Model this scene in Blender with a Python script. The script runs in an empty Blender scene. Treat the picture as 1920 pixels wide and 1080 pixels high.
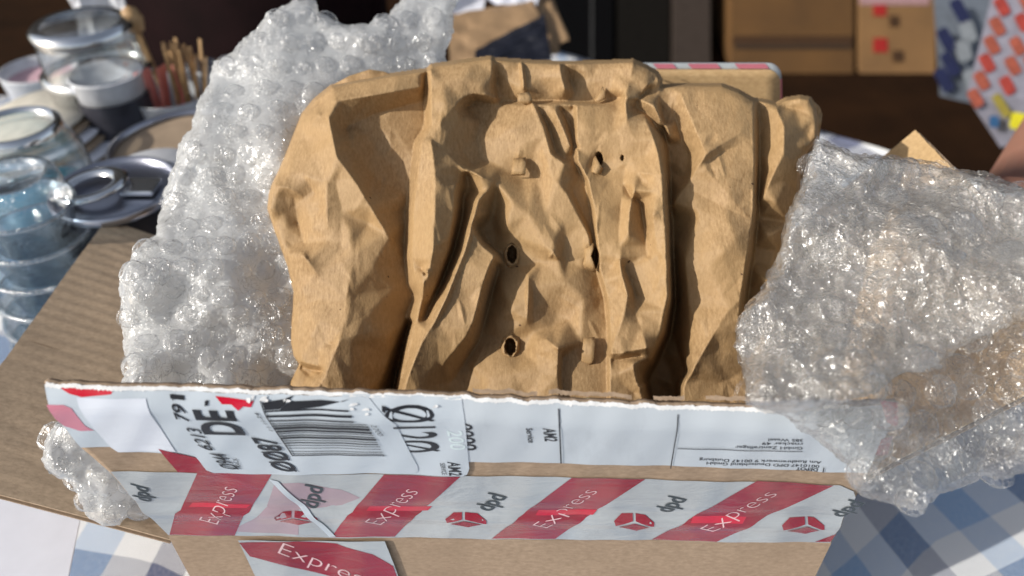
import bpy, bmesh, math, random
import numpy as np
from mathutils import Vector, Matrix, noise
from mathutils.geometry import delaunay_2d_cdt
R = math.radians
scene = bpy.context.scene
COL = scene.collection
random.seed(7); RNG = np.random.default_rng(7)

# ------------------------------------------------------------------ camera
TABLE = 0.0
RIM = 0.130                      # height of the opened box rim above the table
CAM = np.array([0.0, 0.0, RIM + 0.354])
PITCH = R(40); FPX = 1400.0
FW = np.array([0, math.cos(PITCH), -math.sin(PITCH)])
DN = np.array([0, -math.sin(PITCH), -math.cos(PITCH)])
RT = np.array([1.0, 0, 0])
cd = bpy.data.cameras.new('camera'); cam = bpy.data.objects.new('camera', cd); COL.objects.link(cam)
cam.location = CAM; cam.rotation_euler = (R(90) - PITCH, 0, 0)
cd.sensor_width = 36; cd.lens = 36 * FPX / 1920; cd.clip_start = 0.01; cd.clip_end = 60
cd.dof.use_dof = True; cd.dof.focus_distance = 0.366; cd.dof.aperture_fstop = 5.5
scene.camera = cam

# ------------------------------------------------------------------ world, sun, exposure
SUN_TO = Vector((-0.80, -0.34, 0.46)).normalized()
w = bpy.data.worlds.new('World'); scene.world = w; w.use_nodes = True
nt = w.node_tree; nt.nodes.clear()
sky = nt.nodes.new('ShaderNodeTexSky'); sky.sky_type = 'NISHITA'; sky.sun_disc = False
sky.sun_elevation = math.asin(SUN_TO.z); sky.sun_rotation = math.atan2(SUN_TO.x, SUN_TO.y)
sky.dust_density = 2.0
bg = nt.nodes.new('ShaderNodeBackground'); bg.inputs['Strength'].default_value = 0.13
out = nt.nodes.new('ShaderNodeOutputWorld')
hs = nt.nodes.new('ShaderNodeHueSaturation'); hs.inputs['Saturation'].default_value = 0.55
nt.links.new(sky.outputs[0], hs.inputs['Color']); nt.links.new(hs.outputs[0], bg.inputs[0]); nt.links.new(bg.outputs[0], out.inputs[0])
sl = bpy.data.lights.new('sun', 'SUN'); so = bpy.data.objects.new('sun', sl); COL.objects.link(so)
sl.energy = 4.1; sl.angle = R(0.6); sl.color = (1.0, 0.95, 0.87)
so.rotation_euler = SUN_TO.to_track_quat('Z', 'Y').to_euler(); so.location = (-1.5, -0.4, 1.2)
scene.view_settings.view_transform = 'Standard'; scene.view_settings.look = 'None'
scene.view_settings.exposure = 0.0; scene.view_settings.gamma = 1.0
scene.render.engine = 'CYCLES'
scene.cycles.transparent_max_bounces = 40; scene.cycles.max_bounces = 12; scene.cycles.diffuse_bounces = 8
scene.cycles.use_denoising = True

# ------------------------------------------------------------------ pixel / plane maths (photo measured at 1920x1080)
def ray(px, py):
    a = np.asarray(px, float)[..., None]; b = np.asarray(py, float)[..., None]
    return FW + RT * (a - 960) / FPX + DN * (b - 540) / FPX
def at(px, py, z):
    return CAM + ray(px, py) * np.asarray(z, float)[..., None]
def on_plane(px, py, p0, n):
    r = ray(px, py); t = ((p0 - CAM) @ n) / (r @ n)
    return CAM + r * t[..., None]
def on_z(px, py, z):
    return on_plane(px, py, np.array([0, 0, z]), np.array([0, 0, 1.0]))
def V(a): return Vector([float(x) for x in a])

# ------------------------------------------------------------------ object helpers
def link(o, parent=None):
    COL.objects.link(o)
    if parent is not None: o.parent = parent; o.matrix_parent_inverse = parent.matrix_world.inverted() if False else Matrix.Identity(4)
    return o
def tag(o, label=None, cat=None, group=None, kind=None):
    if label: o['label'] = label
    if cat: o['category'] = cat
    if group: o['group'] = group
    if kind: o['kind'] = kind
    return o
def thing(name, label, cat, group=None, loc=(0, 0, 0), rot=(0, 0, 0)):
    o = bpy.data.objects.new(name, None); o.empty_display_size = 0.02; COL.objects.link(o)
    o.location = loc; o.rotation_euler = rot
    return tag(o, label, cat, group)
def mesh(name, verts, faces, mats, parent=None, smooth=True, midx=None):
    me = bpy.data.meshes.new(name)
    me.from_pydata([tuple(map(float, v)) for v in verts], [], [tuple(map(int, f)) for f in faces])
    for m in (mats if isinstance(mats, (list, tuple)) else [mats]): me.materials.append(m)
    me.polygons.foreach_set('use_smooth', [smooth] * len(me.polygons))
    if midx is not None: me.polygons.foreach_set('material_index', midx)
    me.update()
    return link(bpy.data.objects.new(name, me), parent)
def np_mesh(name, P, quads, mat, parent=None):
    me = bpy.data.meshes.new(name); n = len(P); k = quads.shape[1]; m = len(quads)
    me.vertices.add(n); me.vertices.foreach_set('co', P.astype(np.float32).ravel())
    me.loops.add(m * k); me.loops.foreach_set('vertex_index', quads.astype(np.int32).ravel())
    me.polygons.add(m); me.polygons.foreach_set('loop_start', np.arange(0, m * k, k, dtype=np.int32))
    me.polygons.foreach_set('loop_total', np.full(m, k, np.int32))
    me.polygons.foreach_set('use_smooth', np.ones(m, bool)); me.materials.append(mat)
    me.update(calc_edges=True); me.validate()
    return link(bpy.data.objects.new(name, me), parent)
def bm_obj(name, bm, mat, parent=None, smooth=False):
    me = bpy.data.meshes.new(name); bm.to_mesh(me); bm.free()
    for m in (mat if isinstance(mat, (list, tuple)) else [mat]): me.materials.append(m)
    me.polygons.foreach_set('use_smooth', [smooth] * len(me.polygons))
    return link(bpy.data.objects.new(name, me), parent)
def lathe(name, prof, mat, parent=None, seg=48, loc=(0, 0, 0), closed=False, lobes=0, amp=0):
    vs, fs = [], []; n = len(prof)
    for k in range(seg):
        a = 2 * math.pi * k / seg; s = 1 + amp * math.cos(lobes * a)
        for r, z in prof: vs.append((loc[0] + r * s * math.cos(a), loc[1] + r * s * math.sin(a), loc[2] + z))
    for k in range(seg):
        for i in range(n - 1):
            a = k * n + i; b = ((k + 1) % seg) * n + i
            fs.append((a, b, b + 1, a + 1))
    return mesh(name, vs, fs, mat, parent)
def slab(name, quad, thick, mat, parent=None, n=(1, 1), fn=None, bevel=0.0006):
    """quad of four world points, extruded by a vector thick"""
    q = [V(p) for p in quad]; bm = bmesh.new(); nx, ny = n; g = {}
    t = V(thick)
    for i in range(nx + 1):
        for j in range(ny + 1):
            u, v = i / nx, j / ny
            p = q[0].lerp(q[1], u).lerp(q[3].lerp(q[2], u), v)
            d = V(fn(u, v, p)) if fn else Vector((0, 0, 0))
            g[i, j, 0] = bm.verts.new(p + d); g[i, j, 1] = bm.verts.new(p + d + t)
    for i in range(nx):
        for j in range(ny):
            bm.faces.new([g[i, j, 0], g[i + 1, j, 0], g[i + 1, j + 1, 0], g[i, j + 1, 0]])
            bm.faces.new([g[i, j + 1, 1], g[i + 1, j + 1, 1], g[i + 1, j, 1], g[i, j, 1]])
    for i in range(nx):
        for j in (0, ny): bm.faces.new([g[i, j, 0], g[i + 1, j, 0], g[i + 1, j, 1], g[i, j, 1]])
    for j in range(ny):
        for i in (0, nx): bm.faces.new([g[i, j, 0], g[i, j + 1, 0], g[i, j + 1, 1], g[i, j, 1]])
    bmesh.ops.recalc_face_normals(bm, faces=bm.faces)
    return bm_obj(name, bm, mat, parent)
def box(name, lo, hi, mat, parent=None, bevel=0.0, rot=0.0):
    bm = bmesh.new(); bmesh.ops.create_cube(bm, size=1)
    c = Vector([(a + b) / 2 for a, b in zip(lo, hi)]); s = [b - a for a, b in zip(lo, hi)]
    bmesh.ops.scale(bm, vec=s, verts=bm.verts)
    if bevel: bmesh.ops.bevel(bm, geom=bm.edges[:], offset=bevel, segments=2, affect='EDGES')
    bmesh.ops.rotate(bm, matrix=Matrix.Rotation(rot, 3, 'Z'), verts=bm.verts)
    bmesh.ops.translate(bm, vec=c, verts=bm.verts)
    return bm_obj(name, bm, mat, parent, smooth=False)

# ------------------------------------------------------------------ materials
class N:
    def __init__(s, name):
        s.m = bpy.data.materials.new(name); s.m.use_nodes = True; s.t = s.m.node_tree; s.t.nodes.clear()
        s.out = s.t.nodes.new('ShaderNodeOutputMaterial')
    def n(s, k, **kw):
        x = s.t.nodes.new('ShaderNode' + k)
        for a, b in kw.items():
            if a.startswith('i_'): x.inputs[a[2:].replace('_', ' ')].default_value = b
            else: setattr(x, a, b)
        return x
    def l(s, a, b): s.t.links.new(a, b)
    def mixc(s, f, a, b, mode='MIX'):
        x = s.n('Mix', data_type='RGBA', blend_type=mode)
        for i, v in ((0, f), (6, a), (7, b)):
            if hasattr(v, 'is_linked'): s.l(v, x.inputs[i])
            else: x.inputs[i].default_value = v if i == 0 else (*v, 1)
        return x.outputs[2]
    def math(s, op, a, b=None, c=None):
        x = s.n('Math', operation=op)
        for i, v in enumerate((a, b, c)):
            if v is None: continue
            if hasattr(v, 'is_linked'): s.l(v, x.inputs[i])
            else: x.inputs[i].default_value = v
        return x.outputs[0]
    def noise(s, scale, detail=4, rough=0.55, coord=None, dist=0.0, stretch=None):
        x = s.n('TexNoise'); x.inputs['Scale'].default_value = scale; x.inputs['Detail'].default_value = detail
        x.inputs['Roughness'].default_value = rough; x.inputs['Distortion'].default_value = dist
        c = coord if coord is not None else s.n('TexCoord').outputs['Object']
        if stretch:
            mp = s.n('Mapping'); mp.inputs['Scale'].default_value = stretch; s.l(c, mp.inputs[0]); c = mp.outputs[0]
        s.l(c, x.inputs['Vector']); return x.outputs['Fac']
    def ramp(s, f, lo, hi):
        x = s.n('MapRange'); s.l(f, x.inputs[0]); x.inputs[1].default_value = lo; x.inputs[2].default_value = hi
        return x.outputs[0]
    def bump(s, h, strength, dist=0.001, nrm=None):
        x = s.n('Bump'); x.inputs['Strength'].default_value = strength; x.inputs['Distance'].default_value = dist
        s.l(h, x.inputs['Height'])
        if nrm is not None: s.l(nrm, x.inputs['Normal'])
        return x.outputs[0]
    def bsdf(s, col, rough=0.6, nrm=None, **kw):
        b = s.n('BsdfPrincipled')
        if hasattr(col, 'is_linked'): s.l(col, b.inputs['Base Color'])
        else: b.inputs['Base Color'].default_value = (*col, 1)
        if hasattr(rough, 'is_linked'): s.l(rough, b.inputs['Roughness'])
        else: b.inputs['Roughness'].default_value = rough
        if nrm is not None: s.l(nrm, b.inputs['Normal'])
        for a, v in kw.items(): b.inputs[a.replace('_', ' ')].default_value = v
        s.l(b.outputs[0], s.out.inputs[0]); return s.m
def simple(name, col, rough=0.6, var=0.15, scale=60, **kw):
    k = N(name); f = k.noise(scale)
    c = k.mixc(k.ramp(f, 0.3, 0.7), tuple(x * (1 - var) for x in col), tuple(min(1, x * (1 + var)) for x in col))
    return k.bsdf(c, rough, **kw)

def m_kraft():
    k = N('kraft_paper')
    fib = k.noise(520, 3, 0.7, stretch=(1.6, .55, .55)); mott = k.noise(900, 2, 0.6); big = k.noise(14, 3)
    c = k.mixc(k.ramp(fib, 0.30, 0.72), (0.24, 0.145, 0.065), (0.455, 0.302, 0.155))
    c = k.mixc(k.ramp(big, 0.3, 0.75), c, (0.37, 0.235, 0.105))
    c = k.mixc(k.math('MULTIPLY', k.ramp(mott, 0.62, 0.8), 0.35), c, (0.26, 0.14, 0.06))
    sp = k.noise(230, 1, 0.5)
    c = k.mixc(k.ramp(sp, 0.80, 0.83), c, (0.08, 0.04, 0.02))
    cr = k.n('TexVoronoi', feature='DISTANCE_TO_EDGE'); cr.inputs['Scale'].default_value = 38
    nz = k.n('TexNoise'); nz.inputs['Scale'].default_value = 20; tc = k.n('TexCoord')
    k.l(tc.outputs['Object'], nz.inputs['Vector'])
    va = k.n('VectorMath', operation='MULTIPLY_ADD'); k.l(nz.outputs['Color'], va.inputs[0]); va.inputs[1].default_value = (.04, .04, .04)
    k.l(tc.outputs['Object'], va.inputs[2]); k.l(va.outputs[0], cr.inputs['Vector'])
    n1 = k.bump(k.ramp(cr.outputs[0], 0.0, 0.12), 0.05, 0.0008)
    n2 = k.bump(k.math('ADD', fib, k.math('MULTIPLY', mott, .6)), 0.5, 0.00045, n1)
    n3 = k.bump(k.noise(60, 4), 0.12, 0.001, n2)
    return k.bsdf(c, 0.62, n3, Specular_IOR_Level=0.35)
def m_card(name='cardboard', lo=(0.30, 0.215, 0.145), hi=(0.43, 0.315, 0.22), flute=0.0):
    k = N(name); a = k.noise(420, 3, 0.7, stretch=(.6, 1.2, 1.2)); b = k.noise(25, 3)
    c = k.mixc(k.ramp(a, 0.3, 0.7), lo, hi)
    c = k.mixc(k.math('MULTIPLY', k.ramp(b, 0.45, 0.8), 0.4), c, tuple(x * .8 for x in lo))
    return k.bsdf(c, 0.75, k.bump(a, 0.3, 0.0004), Specular_IOR_Level=0.25)
def m_print(name, col, rough=0.28, var=0.06, coat=0.25, dirt=0.0, bump=0.12):
    k = N(name); f = k.noise(30, 4); w_ = k.noise(55, 4, 0.6, dist=0.8, stretch=(.5, 1, 1.6))
    c = k.mixc(k.ramp(f, 0.3, 0.7), tuple(x * (1 - var) for x in col), tuple(min(1, x * (1 + var)) for x in col))
    if dirt:
        c = k.mixc(k.math('MULTIPLY', k.ramp(k.noise(48, 5, 0.65, stretch=(1.1, .4, .4)), 0.53, 0.78), dirt), c, (0.22, 0.24, 0.27))
    return k.bsdf(c, rough, k.bump(w_, bump, 0.002), Coat_Weight=coat, Coat_Roughness=0.08)
def m_film(name, haze=0.14, tint=(1, 1, 1), gloss=1.0, hz_edge=0.35, rough=0.2, crk=1.0, fpow=3.0, g0=0.11, rs=(230, 105)):
    """thin plastic film: clear, reflecting more at grazing, a little milky; no refraction"""
    k = N(name); tc = k.n('TexCoord'); g = k.n('NewGeometry')
    co = g.outputs['Position']
    def ridge(scale, wdt, dist, seed_stretch):
        nz = k.noise(scale, 2.0, 0.5, coord=co, dist=dist, stretch=seed_stretch)
        q = k.math('DIVIDE', k.math('SUBTRACT', nz, 0.5), wdt); g_ = k.math('EXPONENT', k.math('MULTIPLY', k.math('MULTIPLY', q, q), -1.0))
        return k.math('MULTIPLY', g_, k.ramp(k.noise(scale * .8, 1, .5, coord=co, stretch=(1.3, .8, 1.1)), 0.42, 0.62))
    nr = k.bump(ridge(rs[0], 0.042, 1.2, (1, 1, 1)), 1.0, 0.00050 * crk, k.bump(ridge(rs[1], 0.035, 2.0, (1.3, .8, 1)), 1.0, 0.0008 * crk, k.bump(k.noise(45, 3, .6, coord=co), 0.8, 0.006 * crk)))
    lw = k.n('LayerWeight'); lw.inputs['Blend'].default_value = 0.5; k.l(nr, lw.inputs['Normal'])
    f3 = k.math('POWER', lw.outputs['Facing'], fpow)
    tr = k.n('BsdfTransparent'); tr.inputs[0].default_value = (*[0.985 * t for t in tint], 1)
    di = k.n('BsdfDiffuse'); di.inputs[0].default_value = (*[0.93 * t for t in tint], 1)
    tl = k.n('BsdfTranslucent'); tl.inputs[0].default_value = (*[0.93 * t for t in tint], 1)
    dt = k.n('MixShader'); dt.inputs[0].default_value = 0.5; k.l(di.outputs[0], dt.inputs[1]); k.l(tl.outputs[0], dt.inputs[2])
    hz = k.n('MixShader'); k.l(k.math('MULTIPLY_ADD', f3, hz_edge, haze), hz.inputs[0])
    k.l(tr.outputs[0], hz.inputs[1]); k.l(dt.outputs[0], hz.inputs[2])
    gl = k.n('BsdfGlossy'); gl.inputs['Roughness'].default_value = rough; k.l(nr, gl.inputs['Normal'])
    mx = k.n('MixShader'); k.l(k.math('MULTIPLY_ADD', f3, 0.7 * gloss, g0 * gloss), mx.inputs[0])
    k.l(hz.outputs[0], mx.inputs[1]); k.l(gl.outputs[0], mx.inputs[2]); k.l(mx.outputs[0], k.out.inputs[0])
    return k.m
def m_cloth():
    k = N('gingham_cloth'); a = k.n('Attribute'); a.attribute_name = 'weave'; sp = k.n('SeparateXYZ'); k.l(a.outputs['Vector'], sp.inputs[0])
    def stripe(ax, off):
        c = k.math('FRACT', k.math('ADD', k.math('DIVIDE', sp.outputs[ax], 0.130), off))
        r = k.n('ValToRGB'); r.color_ramp.interpolation = 'CONSTANT'; k.l(c, r.inputs[0])
        cols = [(0, (.80, .81, .82)), (.25, (.27, .43, .66)), (.5, (.80, .81, .82)), (.75, (.05, .07, .17))]
        e = r.color_ramp.elements; e[0].position = 0; e[0].color = (*cols[0][1], 1); e[1].position = .25; e[1].color = (*cols[1][1], 1)
        for p, cc in cols[2:]:
            q = e.new(p); q.color = (*cc, 1)
        return r.outputs[0]
    A, B = stripe(0, 0.0), stripe(1, 0.2)
    # twill: alternate threads of warp and weft show
    d = k.math('SINE', k.math('MULTIPLY', k.math('ADD', sp.outputs[0], sp.outputs[1]), 4200.0))
    d2 = k.math('SINE', k.math('MULTIPLY', k.math('SUBTRACT', sp.outputs[0], k.math('MULTIPLY', sp.outputs[1], 0.45)), 5200.0))
    f = k.ramp(k.math('ADD', d, k.math('MULTIPLY', d2, 0.5)), -0.6, 0.6)
    c = k.mixc(f, A, B)
    c = k.mixc(k.math('MULTIPLY', k.noise(300, 2, coord=a.outputs['Vector']), 0.25), c, (.9, .9, .9))
    return k.bsdf(c, 0.9, k.bump(k.math('ADD', f, k.noise(900, 2, coord=a.outputs['Vector'])), 0.5, 0.0004), Specular_IOR_Level=0.15, Sheen_Weight=0.15)

KRAFT = m_kraft()
CARD = m_card(); CARD_IN = m_card('cardboard_inner', (0.38, 0.28, 0.19), (0.54, 0.405, 0.28))
CARD_GOLD = m_card('cardboard_warm', (0.46, 0.30, 0.145), (0.62, 0.43, 0.225))
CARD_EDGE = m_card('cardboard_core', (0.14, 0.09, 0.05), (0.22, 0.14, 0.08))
LABEL = m_print('label_white', (0.52, 0.57, 0.62), 0.33, 0.03, 0.15, 0.30)
LABEL2 = m_print('label_white_clean', (0.53, 0.59, 0.65), 0.28, 0.03, 0.2, 0.12)
TAPEW = m_print('tape_white', (0.41, 0.44, 0.46), 0.14, 0.07, 0.5, 0.45, 0.4)
TAPER = m_print('tape_red', (0.27, 0.004, 0.018), 0.16, 0.2, 0.3, 0.0, 0.4)
TAPEP = m_print('tape_pink', (0.60, 0.20, 0.27), 0.25, 0.1, 0.4)
LILAC = m_print('tape_lilac', (0.40, 0.29, 0.33), 0.25, 0.1, 0.4)
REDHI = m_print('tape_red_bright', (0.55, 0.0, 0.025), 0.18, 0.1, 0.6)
INK = simple('ink_black', (0.012, 0.013, 0.018), 0.4)
INKG = simple('ink_grey', (0.035, 0.05, 0.06), 0.4)
PINKINK = simple('ink_pale_pink', (0.74, 0.50, 0.52), 0.3)
GHOST = simple('ink_ghost', (0.60, 0.70, 0.72), 0.4)
TORN = simple('torn_paper', (0.78, 0.78, 0.78), 0.9, 0.1, 300)
FILM_L = m_film('bubble_film_milky', 0.62, (0.99, 1.0, 1.0), 1.0, 0.25)
FILM_RC = m_film('bubble_film_single', 0.05, (1.0, 0.99, 0.97), 1.0, 0.2, 0.24, 1.1, 2.6, 0.13, (150, 70))
FILM_R = m_film('bubble_film_clear', 0.19, (1.0, 0.99, 0.97), 1.0, 0.22, 0.24, 1.25, 2.6, 0.15, (140, 65))
BUBL = m_film('bubble_dome_milky', 0.04, (1, 1, 1), 1.0, 0.60, 0.2, 0.7, 1.9, 0.045)
BUBR = m_film('bubble_dome_clear', 0.02, (1, 1, 1), 1.0, 0.40, 0.18, 0.9, 2.0, 0.05)
CLOTH = m_cloth()

# ------------------------------------------------------------------ tablecloth and floor
def cloth():
    lt = [on_z(-400, 1300, 0), on_z(2500, 1300, 0)]
    vs, uv, fs = [], [], []
    A = on_z(1060, 98, 0); B = on_z(1690, 290, 0)          # two points of the far right edge of the table
    e = (B - A)[:2]; e /= np.linalg.norm(e); nrm = np.array([-e[1], e[0]])
    nx, ny = 200, 170
    for j in range(ny + 1):
        for i in range(nx + 1):
            # grid in a frame aligned to that edge
            s = -1.9 + 3.3 * i / nx; t = -2.4 * (1 - j / ny)
            x = A[0] + e[0] * s + nrm[0] * t; y = A[1] + e[1] * s + nrm[1] * t
            yc = 1.03 + 0.02 * x + max(0, x + .14) * 1.3
            z = 0.0022 * noise.noise(Vector((x * 7, y * 7, 0))) + 0.0012 * noise.noise(Vector((x * 22, y * 22, 3)))
            if y > yc: z -= (y - yc); y = yc + 0.02 * (y - yc)
            vs.append((x, y, z)); a = R(-9 + 34 * min(1, max(0, (x + 0.25) / 0.55)))
            wob = 0.012 * noise.noise(Vector((x * 3, y * 3, 9)))
            uv.append((x * math.cos(a) + y * math.sin(a) + wob, -x * math.sin(a) + y * math.cos(a) + wob, 0))
    n = nx + 1
    # overhang beyond the edge
    for d in (0.006, 0.16):
        for i in range(nx + 1):
            s = -1.9 + 3.3 * i / nx; x = A[0] + e[0] * s + nrm[0] * d ** .9 * .25; y = A[1] + e[1] * s + nrm[1] * d ** .9 * .25
            yc = 1.03 + 0.02 * x + max(0, x + .14) * 1.3; cl = y > yc
        vs.append((x, min(y, yc + .02 * (y - yc) + .02 * d) if cl else y, -d - (y - yc if cl else 0))); a = R(20); uv.append((x, y - d, 0))
    for j in range(ny + 2):
        for i in range(nx):
            a = j * n + i; fs.append((a, a + 1, a + 1 + n, a + n))
    o = mesh('tablecloth', vs, fs, CLOTH)
    at_ = o.data.attributes.new('weave', 'FLOAT_VECTOR', 'POINT'); at_.data.foreach_set('vector', np.array(uv, np.float32).ravel())
    return tag(o, 'blue and white gingham tablecloth spread under the opened parcel box', 'tablecloth')
cloth()
fl = simple('floor_dark_wood', (0.022, 0.009, 0.003), 0.9, 0.3, 6, Specular_IOR_Level=0.1)
tag(mesh('floor', [(-6, -3, -.75), (6, -3, -.75), (6, 9, -.75), (-6, 9, -.75)], [(0, 1, 2, 3)], fl), kind='structure')

# ------------------------------------------------------------------ the shipping box
BX0, BX1 = -0.181, 0.168
Yf = 0.216; Yb = 0.436
boxr = thing('cardboard_box', 'opened brown cardboard shipping box with red and white taped front flap', 'box', loc=(0, 0, 0))
T = 0.0035
# walls, slightly tapered by nothing: real vertical walls
HL = on_plane(315, 1004, np.array([0, Yf, 0]), np.array([0, 1.0, 0])); HR = on_plane(1560, 1019, np.array([0, Yf, 0]), np.array([0, 1.0, 0]))
slab('front_wall', [(HL[0], Yf, 0.002), (HR[0], Yf, 0.002), HR, HL], (0, T, 0), CARD, boxr, (24, 8),
     fn=lambda u, v, p: (0, 0.0012 * noise.noise(Vector((p.x * 12, p.z * 12, 1))), 0))
slab('back_wall', [(HL[0], Yb, 0.002), (HR[0], Yb, 0.002), (HR[0], Yb, RIM), (HL[0], Yb, RIM)], (0, T, 0), CARD_IN, boxr)
slab('side_wall', [(HL[0], Yf, 0.002), (HL[0], Yb, 0.002), (HL[0], Yb, RIM), HL], (T, 0, 0), CARD, boxr)
slab('side_wall', [(HR[0] - T, Yf + T, 0.002), (HR[0] - T, Yb, 0.002), (HR[0] - T, Yb, RIM), HR + np.array([-T, T, 0])], (T, 0, 0), CARD, boxr)
slab('bottom', [(HL[0], Yf + T, 0.003), (HR[0], Yf + T, 0.003), (HR[0], Yb, 0.003), (HL[0], Yb, 0.003)], (0, 0, 0.003), CARD_IN, boxr)

# front flap plane: through the hinge, leaning a little towards the viewer
LEAN = R(7)
FN = np.array([0, -math.cos(LEAN), -math.sin(LEAN)])       # outward normal
HY = Yf - 0.0005
def top_line(x): return np.interp(x, [70, 300, 560, 880, 1046, 1270, 1480, 1600, 1690], [737, 744.5, 751, 762, 770, 779, 783, 778, 772])
def relief(px, py):
    px = np.asarray(px, float); py = np.asarray(py, float)
    cy = 950 + (px - 215) * 0.022                              # crease bridged by the tape
    r = 0.0010 * np.exp(-((py - cy - 8) / 9.0) ** 2) - 0.0007 * np.exp(-((py - cy + 10) / 9.0) ** 2)
    top = top_line(px) + 1
    r = r - 0.0016 * np.clip((30 - (py - top)) / 30, 0, 1.3) ** 1.6 * 3.0     # top edge crushed backwards
    r = r + 0.0004 * np.sin(px * 0.021 + 0.9 * np.sin(py * 0.02)) * np.sin(py * 0.03 + px * 0.004) + 0.00012 * np.sin(px * 0.07 + py * 0.05)
    return r
def flap(px, py, lift=0.0):
    px = np.asarray(px, float); py = np.asarray(py, float)
    P = on_plane(px, py, np.array([0, HY, RIM]), FN)
    return P + FN * (relief(px, py) + lift)[..., None]
def torn_top(x, amp=1.0):
    return top_line(x) + amp * (2.0 * noise.noise(Vector((x * 0.035, 0, 0))) + 0.7 * noise.noise(Vector((x * 0.16, 5, 0))))
def poly_mesh(name, poly, lift, mat, parent, surf=flap, step=11):
    """flat print or label: outline filled with a fine grid so that it follows the surface"""
    pts = []
    n = len(poly)
    for i in range(n):
        a = np.array(poly[i], float); b = np.array(poly[(i + 1) % n], float)
        m = max(1, int(np.linalg.norm(b - a) / step))
        for q in range(m): pts.append(a + (b - a) * q / m)
    P = np.array(pts); nb = len(P)
    x0, y0 = P.min(0); x1, y1 = P.max(0)
    gx, gy = np.meshgrid(np.arange(x0 + step / 2, x1, step), np.arange(y0 + step / 2, y1, step))
    g = np.stack([gx.ravel(), gy.ravel()], 1)
    g = g[inside(g, P) & (dist_poly(g, P) > step * 0.45)] if len(g) else g
    allp = np.vstack([P, g])
    res = delaunay_2d_cdt([Vector(p) for p in allp], [(i, (i + 1) % nb) for i in range(nb)], [list(range(nb))], 1, 1e-5)
    v = np.array([tuple(x) for x in res[0]])
    W = surf(v[:, 0], v[:, 1], np.full(len(v), lift))
    fs = [f[::-1] for f in res[2]]
    return mesh(name, W, fs, mat, parent)
def inside(p, poly):
    x, y = p[:, 0], p[:, 1]; r = np.zeros(len(p), bool); n = len(poly)
    for i in range(n):
        xa, ya = poly[i]; xb, yb = poly[(i + 1) % n]
        c = ((ya > y) != (yb > y))
        if abs(yb - ya) < 1e-9: continue
        r ^= c & (x < (xb - xa) * (y - ya) / (yb - ya) + xa)
    return r
def dist_poly(p, poly):
    d = np.full(len(p), 1e9); n = len(poly)
    for i in range(n):
        a = np.array(poly[i], float); b = np.array(poly[(i + 1) % n], float); ab = b - a
        t = np.clip(((p - a) @ ab) / max(ab @ ab, 1e-9), 0, 1)
        d = np.minimum(d, np.linalg.norm(p - (a + t[:, None] * ab), axis=1))
    return d
topx = np.linspace(72, 1690, 330)
flap_poly = [(x, torn_top(x)) for x in topx] + [(1672, 800), (1640, 862), (1606, 930), (1560, 1018), (1240, 1014), (720, 1008), (315, 1004), (262, 952), (207, 888), (150, 838), (110, 790)]
ff = poly_mesh('front_flap', flap_poly, -0.00035, CARD, boxr, step=9)
# inner liner and thickness of the flap
solid = ff.modifiers.new('thickness', 'SOLIDIFY'); solid.thickness = 0.0032; solid.offset = -1
# torn white fringe and brown liner fringe on the flap's top edge
def fringe(name, mat, x0, x1, off, wdt, seed, lift):
    xs = np.arange(x0, x1, 2.2); up, lo = [], []
    for x in xs:
        t = torn_top(x, 1.0) + off
        up.append((x, t - wdt * max(0.12, 0.35 + 0.4 * noise.noise(Vector((x * 0.05, seed, 0))) + 0.25 * noise.noise(Vector((x * 0.23, seed, 2))))))
        lo.append((x, t + 2.5 + 2.5 * abs(noise.noise(Vector((x * 0.12, seed, 7))))))
    U = np.array(up); L = np.array(lo); n = len(U)
    lu = lift + 0.0002 * np.array([noise.noise(Vector((x * 0.1, seed, 4))) for x in xs])
    P = np.vstack([flap(U[:, 0], U[:, 1], lu), flap(L[:, 0], L[:, 1], np.full(n, lift))])
    return mesh(name, P, [(i, i + n, i + n + 1, i + 1) for i in range(n - 1)], mat, ff)
fringe('torn_edge', TORN, 76, 1600, 0.5, 3.4, 1.0, 0.0005)
for a_, b_, o_ in ((885, 1010, -2.0), (1030, 1190, -3.0), (1230, 1290, -2.5), (1330, 1500, -3.5)): fringe('torn_edge', CARD, a_, b_, o_, 3.0, 8.0 + a_, -0.0026)

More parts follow.
